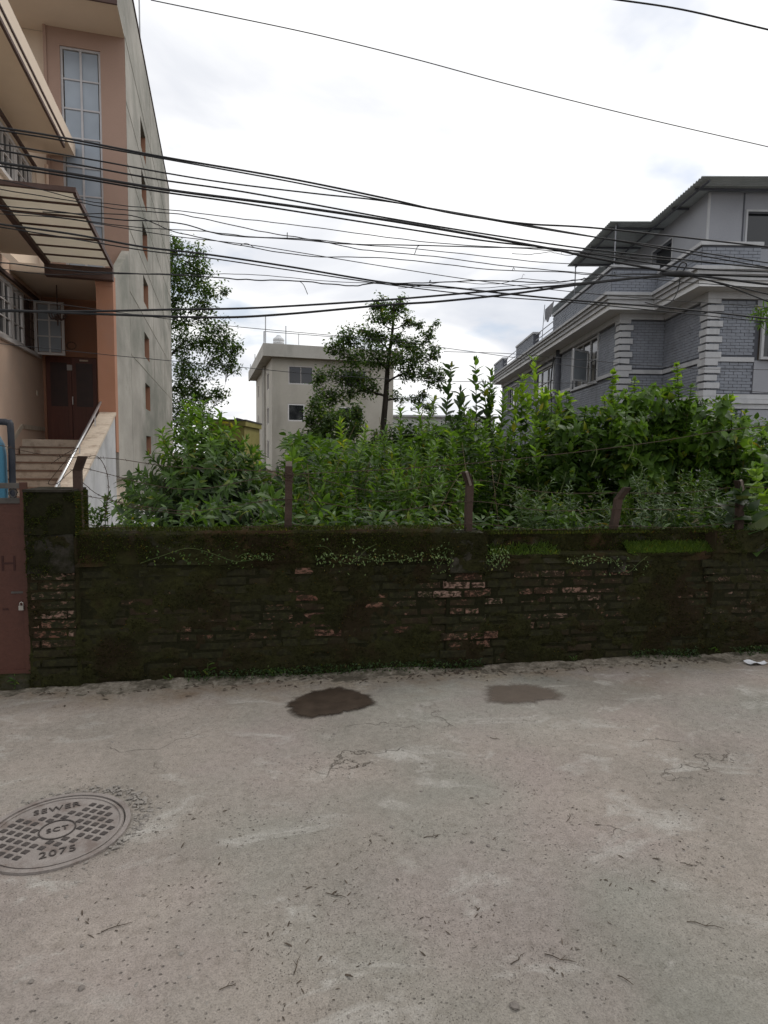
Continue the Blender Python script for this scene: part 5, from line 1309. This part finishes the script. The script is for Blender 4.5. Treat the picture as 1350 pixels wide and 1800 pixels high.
# narrow-leaved bushes crowding the wall
for i, (px, py, d, lab) in enumerate([
        (905, 855, 5.5, 'narrow leaved bush crowding the wall just right of the pier post'),
        (985, 835, 5.7, 'narrow leaved bush with arching shoots left of the leaning post'),
        (1060, 845, 5.9, 'narrow leaved bush behind the leaning post'),
        (1140, 835, 5.7, 'narrow leaved bush right of the leaning post'),
        (1225, 825, 5.9, 'narrow leaved bush left of the post with chipped tip'),
        (1330, 850, 5.9, 'narrow leaved bush around the post with chipped tip')]):
    B = spot(px, d); pp = Plant('narrow_leaf_bush', B, lab, 'bush', 'narrow leaved bushes along the wall'); tz = topz(px, py, d)
    for k in range(17):
        tp = np.array([B[0] + rng.normal(0, .27), B[1] + rng.normal(0, .16) - .05, ZG + (tz - ZG) * rng.uniform(.6, 1.03)])
        P = pp.stem(arc(B + np.array([rng.normal(0, .1), rng.normal(0, .06), 0]), tp, .2), .006, .002, sides=4)
        pp.dress(P, T_NARROW, L_NARROW, .085, .25, .028, 58, 2, L_NARROW if k % 3 else L_MID, .7, .12, jit=.5)
    pp.finish(240)
# bush behind the wall left of the shrub, big round leaves at right
for (px, py, d, sz, T, m, lab, nm, ns) in [
        (185, 880, 5.4, .07, T_GUAVA, L_MID, 'small leaved plant behind the end post in front of concrete wall', 'small_leaf_plant', 9),
        (225, 895, 5.3, .06, T_GUAVA, L_LIGHT, 'pale small leaved plant between end post and leafy shrub', 'small_leaf_plant', 7),
        (1330, 880, 5.4, .17, T_BROAD, L_DARK, 'large round leaved plant right of the post with chipped tip', 'round_leaf_plant', 3),
        (1345, 830, 5.6, .16, T_BROAD, L_YOUNG, 'yellowing broad leaf plant at the far end of the wall', 'round_leaf_plant', 2)]:
    B = spot(px, d); pp = Plant(nm, B, lab, 'plant'); tz = topz(px, py, d)
    for k in range(ns):
        tp = np.array([B[0] + rng.normal(0, .14), B[1] + rng.normal(0, .08), ZG + (tz - ZG) * rng.uniform(.8, 1.1)])
        P = pp.stem(arc(B, tp, .12), .006, .002, sides=4); pp.dress(P, T, m, sz, .4, sz * .5, 62, 2, m, .7, .1, jit=.4)
    pp.finish(120)
# thick undergrowth that fills the plot behind the wall: uncountable
def leaf_fill(name, n, gen, T, mats_, size, label):
    per = n // len(mats_)
    for j, m in enumerate(mats_):
        A = []
        for i in range(per):
            p = gen(); d = rng.normal(0, 1, 3); d[2] = d[2] * .5 + .1
            A.append(frame(p, d, np.array([0, 0, 1.0]) + rng.normal(0, .35, 3), size * rng.uniform(.6, 1.3)))
        v, l, t = scatter(*T[j % len(T)], np.array(A))
        link(name, np_mesh(name, v, l, t, True, np.repeat(rng.random(per), len(T[j % len(T)][0]))), None, m, kind='stuff', label=label)
def gen_front():
    s = rng.uniform(.5, 8.5); t = abs(rng.normal(.25, .3)) + .2; p = wl(s, t, 0)
    h = .95 + .35 * float(vnoise(s, t, 1.7, 51)); p[2] = rng.uniform(.55, h); return p
leaf_fill('undergrowth', 4500, gen_front, T_LANCE, [L_DARK, L_MID, L_NARROW], .11, 'tangled low undergrowth behind the mossy wall')
def gen_back():
    px = rng.uniform(500, 1500); d = rng.uniform(7.5, 11.5); p = at_d(px, 900, d)
    h = 1.45 + .5 * float(vnoise(px / 100, d, .9, 52)) + (.40 if px > 940 else .1); p[2] = rng.uniform(.5, h); return p
leaf_fill('undergrowth', 13000, gen_back, T_GUAVA, [L_DARK, L_MID, L_MID], .15, 'dense dark undergrowth deep in the plot')
leaf_fill('undergrowth', 9000, gen_back, T_SMALL, [L_MID, L_LIGHT], .075, 'fine leaved undergrowth deep in the plot')
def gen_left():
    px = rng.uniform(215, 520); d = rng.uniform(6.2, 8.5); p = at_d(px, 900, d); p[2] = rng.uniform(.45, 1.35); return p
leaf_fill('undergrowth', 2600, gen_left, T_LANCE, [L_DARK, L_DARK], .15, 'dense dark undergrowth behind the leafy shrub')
# dry stems and a vine curl among the bushes
for k, (px, py) in enumerate([(1040, 800), (1105, 790), (1120, 830)]):
    c = at_d(px, py, 5.6); pts = [c + np.array([.0, 0, -.1]), c + np.array([.05, 0, .02]), c + np.array([.03, .02, .10]), c + np.array([-.05, .02, .13])]
    MB().tube(catmull(pts, 5), .004, 5).build('vine_tendril', STEM, None, label='pale curling vine tendril above the narrow leaved bushes', cat='vine', group='vine tendrils over the bushes')

# weeds at the foot of the wall and creeper on its face
for k, (px, py, sz, n, T, lab) in enumerate([
        (368, 1198, .085, 5, T_LANCE, 'weed with long strap leaves at the foot of the wall'),
        (482, 1190, .035, 16, T_SMALL, 'small upright leafy weed at the foot of the wall'),
        (1255, 1140, .04, 14, T_SMALL, 'small weed at foot of the wall near the right step'),
        (1008, 1155, .03, 14, T_SMALL, 'tiny leafy weed at foot of wall between the pier and ledge'),
        (300, 1195, .03, 16, T_SMALL, 'creeping small leaved weed near the dry litter by the wall'),
        (30, 1190, .05, 18, T_NARROW, 'tuft of weeds growing under the rusty gate')]):
    q = at_w(px, py, -.02); B = wl(q[0], -.02, 0.0); pp = Plant('foot_weed', B, lab, 'weed')
    for j in range(3 if k else 1):
        tp = B + np.array([rng.normal(0, .03), rng.normal(-.02, .015), sz * 1.6]); P = pp.stem(arc(B, tp, .1), .003, .0015, sides=4)
        for i in range(n // (3 if k else 1)):
            c_ = P[int(rng.integers(len(P) // 4, len(P)))]; d = rng.normal(0, 1, 3); d[2] = abs(d[2]) * .6 + .2; d[1] -= .4
            pp.leaves.append((frame(c_, d, np.array([0, -.3, 1.0]), sz * rng.uniform(.7, 1.2)), T, 0, L_MID))
    pp.finish(60)
n = 5200
s = rng.uniform(.0, 7.2, n); t = -np.abs(rng.normal(0, .032, n)) - .012; dens = vnoise(s, t, 2.1, 61); k = dens > .42; s, t = s[k], t[k]; n = len(s)
A = np.array([frame(wl(a, b_ - (.04 if a > 5.2 else 0), rng.uniform(0, .075)), rng.normal(0, 1, 3) + np.array([0, -.5, .3]), np.array([0, -.5, 1]) + rng.normal(0, .4, 3), rng.uniform(.010, .028)) for a, b_ in zip(s, t)])
v, l, t_ = scatter(*T_SMALL[0], A); link('foot_weeds', np_mesh('foot_weeds', v, l, t_, True, np.repeat(rng.random(n), len(T_SMALL[0][0]))), None, L_DARK, kind='stuff', label='fringe of tiny weeds along the foot of the wall')
cr = [((1.95, 2.75), (.83, .90), 150), ((1.95, 2.4), (.80, .99), 60), ((2.8, 2.99), (.78, .95), 90), ((3.23, 3.42), (.78, .93), 130), ((3.9, 4.3), (.80, .86), 60), ((.75, 1.55), (.84, .97), 90), ((1.4, 1.65), (.86, .92), 40), ((4.2, 4.6), (.7, .86), 40)]
for k, ((s0, s1), (z0, z1), n) in enumerate(cr):
    o = empty('wall_creeper', tuple(wl((s0 + s1) / 2, -.02, z0)), 0, label='small pale leaved creeper clinging to the upper face of the mossy wall', cat='creeper', group='creepers on the wall face')
    A = []
    for i in range(n):
        a = rng.uniform(s0, s1); z = np.clip(rng.normal((z0 + z1) / 2, (z1 - z0) / 3), z0 - .05, z1 + .03)
        P = wl(a, -.045 - .01 * rng.random(), z) - np.array(o.location)
        A.append(frame(P, np.array([rng.normal(0, .6), -.5, rng.normal(-.3, .5)]), np.array([0, -.6, 1.0]) + rng.normal(0, .3, 3), rng.uniform(.010, .026)))
    v, l, t_ = scatter(*T_SMALL[1], np.array(A)); link('leaves', np_mesh('leaves', v, l, t_, True, np.repeat(rng.random(n), len(T_SMALL[1][0]))), o, L_CREEP if k not in (5,) else L_MID, kind='stuff')
    pts = [wl(s0 + (s1 - s0) * q, -.03, z0 + (z1 - z0) * (.5 + .4 * math.sin(7 * q + k))) - np.array(o.location) for q in np.linspace(0, 1, 6)]
    MB().tube(catmull(pts, 3), .0018, 4).build('stem', STEM, o)

# trees
def tree(name, label, base, trunk, r0, blobs, leafsz, per, mat, group=None, bark=None, T=None):
    """trunk polyline, limbs to every clump, clumps of single leaves with gaps between them"""
    base = np.array(base); o = empty(name, tuple(base), 0, label=label, cat='tree', group=group); b = MB()
    TP = catmull(trunk, 5); n = len(TP)
    b.tube([p - base for p in TP], [r0 * (1 - .8 * i / (n - 1)) for i in range(n)], 8)
    b.build('trunk', bark or BARK, o, True)
    A = []; T = T or T_SMALL
    lb = MB(); TPa = np.array(TP)
    nodes = [(p, r0 * (1 - .8 * i / (n - 1)), i / n) for i, p in enumerate(TP) if i > n * .35]
    order = sorted(range(len(blobs)), key=lambda i: min(np.linalg.norm(np.array(blobs[i][0]) - q[0]) for q in nodes))
    for bi in order:
        c, rx, rz_, k = blobs[bi]; c = np.array(c)
        def cost(q):
            v = c - q[0]; h = np.hypot(v[0], v[1]); return np.linalg.norm(v) + 1.6 * max(0, .55 * h - v[2]) + (0 if q[1] > .02 else .6)
        j, rj, _ = min(nodes, key=cost); L0 = np.linalg.norm(c - j)
        mid = j * .5 + c * .5 + np.array([rng.normal(0, .10), rng.normal(0, .10), rng.normal(.0, .06)]) * L0
        L_ = catmull([j, j * .75 + mid * .25 + rng.normal(0, .03, 3) * L0, mid, c], 3); m = len(L_); ra = min(rj * .62, r0 * .42); rb_ = max(ra * .4, .012)
        rr_ = [ra + (rb_ - ra) * i / (m - 1) for i in range(m)]
        lb.tube([p - base for p in L_], rr_, 6, False)
        nodes += [(p, q, 1) for p, q in list(zip(L_, rr_))[m // 3::2]]
        nt_ = int(per * k)
        for _ in range(int(10 * k) + 4):
            u = rng.normal(0, 1, 3); u /= np.linalg.norm(u); e = c + u * np.array([rx, rx, rz_ * 1.6]) * rng.uniform(.5, 1.15)
            st_ = L_[int(rng.integers(m // 2, m))]; tw_ = catmull([st_, st_ * .5 + e * .5 + rng.normal(0, .06, 3), e], 3)
            lb.tube([p - base for p in tw_], [r0 * .09, r0 * .05] + [r0 * .05] * (len(tw_) - 3) + [r0 * .03], 4, False)
            for _ in range(nt_ // (int(10 * k) + 4)):
                q = tw_[int(rng.integers(len(tw_) // 2, len(tw_)))] + rng.normal(0, 1, 3) * np.array([.28, .28, .24]) * rx
                d = rng.normal(0, 1, 3); d[2] = d[2] * .5 - .25
                A.append(frame(q - base, d, np.array([0, 0, 1.0]) + rng.normal(0, .45, 3), leafsz * rng.uniform(.6, 1.25)))
    lb.build('limbs', bark or BARK, o, True)
    A = np.array(A); VV, LL, TT, RR, off = [], [], [], [], 0
    for k in range(len(T)):
        a = A[k::len(T)]; v, l, t = scatter(*T[k], a); VV.append(v); LL.append(l + off); TT.append(t); RR.append(np.repeat(rng.random(len(a)), len(T[k][0]))); off += len(v)
    link('crown', np_mesh('crown', np.concatenate(VV), np.concatenate(LL), np.concatenate(TT), True, np.concatenate(RR)), o, mat)
    return o
def blobs_px(lst, d, sc):
    return [(at_d(px, py, d + dd), rx * sc, rz_ * sc, k) for (px, py, dd, rx, rz_, k) in lst]
D = 30.0; sc = D / 1120
bs = at_d(676, 900, D); base = np.array([bs[0], bs[1], .2])
trunk = [base, at_d(672, 780, D), at_d(678, 700, D), at_d(682, 640, D), at_d(690, 580, D + .2), at_d(692, 535, D + .2)]
tree('tall_tree', 'tall dark tree with open layered crown before the beige block', base, trunk, .19, blobs_px([
    (668, 532, 0, 18, 10, .6), (705, 535, .5, 16, 9, .5), (672, 560, -.4, 22, 11, .7), (690, 548, .6, 16, 12, .5), (720, 560, .3, 12, 8, .3), (762, 572, .2, 8, 7, .15), (738, 568, -.3, 8, 6, .15),
    (640, 585, .3, 24, 10, .8), (612, 592, -.5, 22, 12, .8), (590, 605, .2, 18, 10, .6), (668, 590, .5, 18, 10, .5), (748, 590, 0, 13, 9, .4), (722, 602, .4, 20, 9, .6), (700, 590, -.5, 14, 9, .4),
    (655, 625, -.8, 30, 16, 1.2), (625, 625, .6, 24, 13, .8), (705, 628, -.5, 24, 12, .8), (738, 622, .3, 24, 10, .7), (768, 618, -.2, 14, 9, .4), (760, 648, .4, 22, 12, .7), (725, 650, -.4, 24, 11, .8), (772, 668, 0, 12, 14, .4),
    (620, 660, .4, 26, 13, .9), (585, 655, -.4, 26, 8, .6), (558, 662, .2, 12, 7, .3), (640, 678, -.5, 24, 12, .7), (602, 690, .4, 28, 9, .7), (570, 690, -.3, 22, 10, .5), (578, 705, .1, 18, 9, .4), (700, 700, .5, 14, 8, .25), (730, 705, -.2, 14, 8, .25), (748, 700, .4, 10, 10, .2), (755, 720, .4, 14, 10, .3)], D, sc), .165, 760, L_TREE)
D = 26.0; sc = D / 1120
bs = at_d(575, 900, D); base = np.array([bs[0], bs[1], .2])
tree('round_tree', 'dense dark round tree in front of the beige block windows', base, [base, at_d(572, 840, D), at_d(570, 780, D), at_d(568, 740, D)], .15, blobs_px([
    (560, 720, 0, 24, 16, .9), (585, 735, -.5, 26, 18, 1), (545, 745, .3, 22, 16, .9), (575, 765, -.6, 30, 20, 1.2), (535, 780, .2, 26, 16, 1), (610, 770, .4, 26, 18, 1), (625, 750, .5, 18, 14, .7), (630, 725, .8, 16, 12, .5), (605, 740, .3, 16, 12, .6), (550, 810, -.5, 30, 18, 1.2), (520, 815, .2, 22, 18, .9), (600, 810, -.4, 34, 22, 1.3), (525, 845, 0, 26, 18, 1), (570, 850, -.6, 34, 20, 1.2), (640, 800, .4, 24, 20, .9), (655, 775, .6, 14, 14, .4)], D, sc), .17, 650, L_TREE)
D = 38.0; sc = D / 1120
bs = at_d(288, 900, D); base = np.array([bs[0], bs[1], .2])
tree('roadside_tree', 'large dark tree showing past the corner of the concrete tower', base, [base, at_d(290, 760, D), at_d(286, 640, D), at_d(290, 540, D), at_d(305, 440, D)], .32, blobs_px([
    (318, 435, 0, 22, 14, .7), (345, 455, .5, 26, 16, .9), (310, 470, -.5, 26, 16, .9), (350, 485, .3, 22, 14, .8), (330, 510, .4, 30, 14, 1), (372, 512, -.3, 24, 8, .6), (395, 512, .2, 8, 5, .15), (310, 535, .2, 26, 14, .9), (355, 530, -.5, 22, 10, .6), (362, 555, .4, 16, 9, .4), (300, 490, .8, 24, 20, .9),
    (325, 565, .5, 26, 12, .8), (385, 580, -.3, 24, 13, .8), (400, 600, .4, 24, 12, .8), (418, 612, 0, 12, 8, .35), (360, 600, .6, 28, 14, 1), (325, 600, -.5, 30, 14, 1), (405, 635, .3, 20, 10, .6), (372, 630, -.4, 26, 12, .8), (330, 640, .3, 30, 16, 1.1), (345, 665, -.5, 26, 12, .8), (318, 680, .5, 28, 16, 1.1), (360, 690, .3, 26, 11, .8), (390, 690, -.2, 14, 8, .3), (330, 715, -.3, 30, 14, 1), (305, 740, .2, 24, 18, 1), (350, 735, .4, 26, 14, .8), (300, 780, 0, 26, 18, 1), (335, 770, .3, 26, 14, .8)], D, sc), .21, 640, L_TREE)
D = 20.0; sc = D / 1120
for k, (px, lab, bl) in enumerate([(715, 'dark round bush at the foot of the tall tree', [(690, 775, 0, 26, 16, 1), (665, 795, .3, 26, 16, 1), (715, 765, -.3, 26, 16, 1), (735, 785, .2, 26, 18, 1), (700, 805, -.3, 34, 18, 1.2)]),
        (800, 'dark round bush in front of the white shed', [(775, 765, 0, 26, 16, 1), (800, 755, .3, 26, 18, 1), (830, 765, -.3, 26, 18, 1), (810, 790, .2, 34, 18, 1.2), (850, 785, -.3, 28, 18, 1), (765, 795, 0, 26, 16, 1)])]):
    bs = at_d(px, 900, D); base = np.array([bs[0], bs[1], .3])
    tree('round_bush', lab, base, [base, at_d(px, 830, D), at_d(px, 790, D)], .08, blobs_px(bl, D, sc), .14, 600, L_DARK)
# a distant wood line closes the view behind everything
for k, (px, py, d, rx, lab) in enumerate([(420, 775, 75, 30, 'distant low trees beside the beige block'), (760, 745, 46, 40, 'distant broad tree behind the weeds right of tall tree'), (860, 740, 46, 36, 'distant dark tree by the far end of the grey house')]):
    bs = at_d(px, 900, d); base = np.array([bs[0], bs[1], .1]); sc = d / 1120
    tree('distant_tree', lab, base, [base, at_d(px, 800, d), at_d(px, py + 12, d)], .2, blobs_px([(px + a, py + 20 + c_, e, rx * .55, 14, 1) for a, c_, e in ((0, 0, 0), (-rx * .6, 12, .5), (rx * .6, 10, -.5), (-rx * .3, 28, .2), (rx * .35, 30, .4), (0, 40, 0))], d, sc), .3, 300, L_TREE)
# twig of a street tree reaching in at the right edge
c = at_d(1345, 558, 6.0); pp = Plant('overhanging_branch', at_d(1420, 520, 6.2), 'light green leafy twig reaching in before the grey house window', 'branch')
for (px, py) in ((1318, 556), (1335, 572), (1332, 545), (1350, 580)):
    P = pp.stem(arc(at_d(1420, 520, 6.2), at_d(px, py, 6.0 + rng.normal(0, .1)), .08), .006, .002); pp.dress(P, T_NARROW, L_LIGHT, .09, .35, .03, 55, 2, L_MID, .7, .3)
pp.finish(150)

# ------------------------------------------------------------------ overhead cables (each its own thing)
def cable(pts, r, t, label, group='overhead cables along the lane', wob=0.0, knots=0, t1=None, name='overhead_cable'):
    t1 = t if t1 is None else t1
    n = len(pts); P = []
    ex = lambda a, b, k: (a[0] + (a[0] - b[0]) * k, a[1] + (a[1] - b[1]) * k)
    if pts[0][0] <= 5: pts = [ex(pts[0], pts[1], 220 / max(1, abs(pts[0][0] - pts[1][0])))] + pts
    if pts[-1][0] >= 1345: pts = pts + [ex(pts[-1], pts[-2], 200 / max(1, abs(pts[-1][0] - pts[-2][0])))]
    for i, (x, y) in enumerate(pts):
        tt = t + (t1 - t) * min(1, max(0, x / 1350)); q = at_w(x, y, tt); P.append(wl(q[0], tt, q[2]))
    C_ = catmull(P, 8)
    if wob:
        ph_ = rng.uniform(0, 6, 4); C_ = [p + np.array([0, 0, 1.0]) * wob * (math.sin(.5 * i + ph_[0]) + .7 * math.sin(.23 * i + ph_[1]) + rng.normal(0, .25)) for i, p in enumerate(C_)]; C_ = catmull(C_, 2)
    r *= .8
    b = MB(); b.tube(C_, r, 6)
    for k in range(knots):
        a = C_[int(rng.integers(len(C_) // 3, len(C_) - 2))]; u = rng.normal(0, .05, 3); b.tube(catmull([a, a + u * .5 + np.array([0, 0, .02]), a + u], 3), r * .7, 4)
    CN[label] = CN.get(label, 0) + 1
    return b.build(name, CABLE, None, True, label=label.replace('#', ORD[CN[label] - 1]), cat='cable', group=group)
CN = {}; ORD = ['highest', 'second highest', 'third highest', 'fourth highest', 'fifth highest', 'sixth highest', 'seventh highest', 'eighth highest', 'ninth highest', 'tenth highest']
TH = 'thick black cable, # of the thick ones coming from the peach house'
TN = 'thin dark wire, # of the loose thin wires from the peach house'
HI = 'single thin wire high above the other cables'
KN = 'thick sagging cable, # of the pair rising to the taped splice'
LO = 'thin low wire, # of those below the main bunch of cables'
cable([(0, 224), (116, 243), (282, 275), (504, 313), (680, 349), (796, 375), (922, 393), (1060, 402), (1350, 434)], .009, .3, TH)
cable([(0, 229), (116, 248), (282, 278), (504, 318), (680, 353), (860, 386), (1000, 410), (1180, 436), (1350, 462)], .007, .34, TH)
cable([(0, 253), (175, 283), (290, 304), (403, 322), (560, 341), (680, 354), (860, 384), (1350, 470)], .007, .38, TH)
cable([(0, 264), (150, 292), (282, 316), (433, 338), (680, 383), (870, 414), (1020, 436), (1170, 453), (1350, 472)], .008, .42, TH)
cable([(0, 286), (116, 304), (290, 333), (504, 361), (680, 387), (821, 411), (972, 438), (1022, 449), (1123, 468), (1199, 481), (1350, 500)], .0125, .30, TH)
cable([(0, 292), (150, 315), (282, 337), (433, 358), (680, 397), (850, 423), (1000, 440), (1199, 470), (1350, 478)], .008, .33, TH)
cable([(0, 313), (126, 347), (297, 371), (453, 386), (680, 417), (900, 437), (1100, 452), (1350, 470)], .004, .5, TN, wob=.006)
cable([(0, 330), (166, 361), (302, 377), (453, 404), (579, 427), (680, 444), (850, 462), (1000, 478), (1350, 505)], .0045, .52, TN, wob=.006)
cable([(0, 361), (176, 383), (302, 391), (403, 412), (540, 424), (680, 431), (870, 433), (1000, 441), (1180, 458)], .0055, .4, TN, wob=.005, knots=2)
cable([(0, 368), (150, 388), (302, 404), (430, 414), (560, 422), (680, 433), (900, 456), (1180, 476)], .004, .44, TN, wob=.005)
cable([(0, 376), (120, 385), (297, 414), (450, 432), (680, 469), (860, 496), (1080, 520), (1350, 540)], .004, .55, TN)
cable([(75, 372), (230, 380), (330, 412), (500, 446), (680, 455), (870, 472), (1022, 482), (1180, 490)], .0045, .5, TN, wob=.006, knots=3)
cable([(0, 394), (130, 412), (252, 434), (363, 447), (504, 468), (680, 497), (771, 503), (897, 517), (1022, 529), (1174, 541), (1350, 560)], .009, .36, TH)
cable([(0, 399), (130, 420), (252, 440), (363, 453), (504, 474), (680, 500), (850, 520), (1022, 533), (1350, 566)], .0055, .38, TN)
cable([(0, 462), (202, 479), (383, 489), (504, 494), (620, 500), (680, 499), (821, 495), (972, 494), (1088, 484), (1190, 481)], .0055, .34, TN, wob=.006, knots=2)
cable([(0, 474), (120, 484), (300, 480), (450, 484), (620, 497), (780, 506), (940, 500), (1100, 492)], .003, .37, TN, wob=.005)
cable([(0, 547), (160, 547), (302, 544), (453, 541), (680, 527), (846, 513), (972, 503), (1088, 491), (1194, 481)], .0095, .30, KN)
cable([(0, 545), (202, 553), (378, 558), (504, 552), (680, 536), (771, 530), (897, 517), (1022, 500), (1194, 483), (1350, 486)], .0105, .30, KN)
cable([(0, 520), (252, 555), (403, 573), (579, 589), (700, 600), (785, 612), (900, 628), (1050, 650)], .003, .6, LO, group='thin low wires')
cable([(0, 604), (202, 625), (428, 646), (544, 657), (720, 668), (900, 672), (1100, 676), (1350, 690)], .003, .6, LO, group='thin low wires')
cable([(780, 618), (900, 622), (1040, 634), (1200, 647), (1350, 650)], .003, .7, LO, group='thin low wires')
cable([(1194, 482), (1260, 496), (1350, 517)], .0075, .3, 'black cable running on from the splice past the grey house corner', group='cables beyond the splice')
cable([(1194, 480), (1270, 500), (1350, 530)], .0075, .33, 'black cable running on from the splice past the grey house corner', group='cables beyond the splice')
cable([(1180, 484), (1260, 484), (1350, 487)], .009, .31, 'black cable running on from the splice past the grey house corner', group='cables beyond the splice')
cable([(265, 0), (410, 30), (560, 62), (730, 104), (900, 150), (1120, 205), (1350, 258)], .0045, .0, HI, group='high single wires')
cable([(1075, -2), (1200, 17), (1350, 52)], .008, -.2, 'thick cable high over the lane above the grey house', group='high single wires')
cable([(900, 447), (960, 444), (1000, 446), (1100, 452), (1180, 470)], .003, .45, 'short loose wire end twisting beside the bunched cables', wob=.008, knots=2, group='loose wire ends')
cable([(700, 506), (790, 498), (880, 496), (930, 490), (1000, 496), (1050, 488)], .003, .36, 'short loose wire end twisting beside the bunched cables', wob=.008, knots=3, group='loose wire ends')
# taped splice where cables meet
q = at_w(1194, 481, .30); C_ = wl(q[0], .30, q[2]); sp_ = empty('cable_splice', tuple(C_), WANG, label='taped black splice where the thick cables meet before grey house', cat='cable splice')
MB().tube([(-.16, 0, -.012), (-.1, 0, -.006), (0, 0, 0), (.08, 0, .002), (.14, 0, 0)], [.012, .024, .03, .026, .012], 8).build('taped_body', CABLE, sp_, True)
b = MB(); b.tube(catmull([(.02, 0, 0), (.05, -.02, .07), (.0, -.02, .08), (-.03, 0, .02)], 4), .006, 5); b.build('tape_end', CABLE, sp_, True)
b = MB(); b.tube(catmull([(.01, 0, 0), (.0, 0, -.12), (-.05, 0, -.22), (-.14, 0, -.27), (-.3, 0, -.25)], 5), .004, 5); b.build('drop_wire', CABLE, sp_, True)
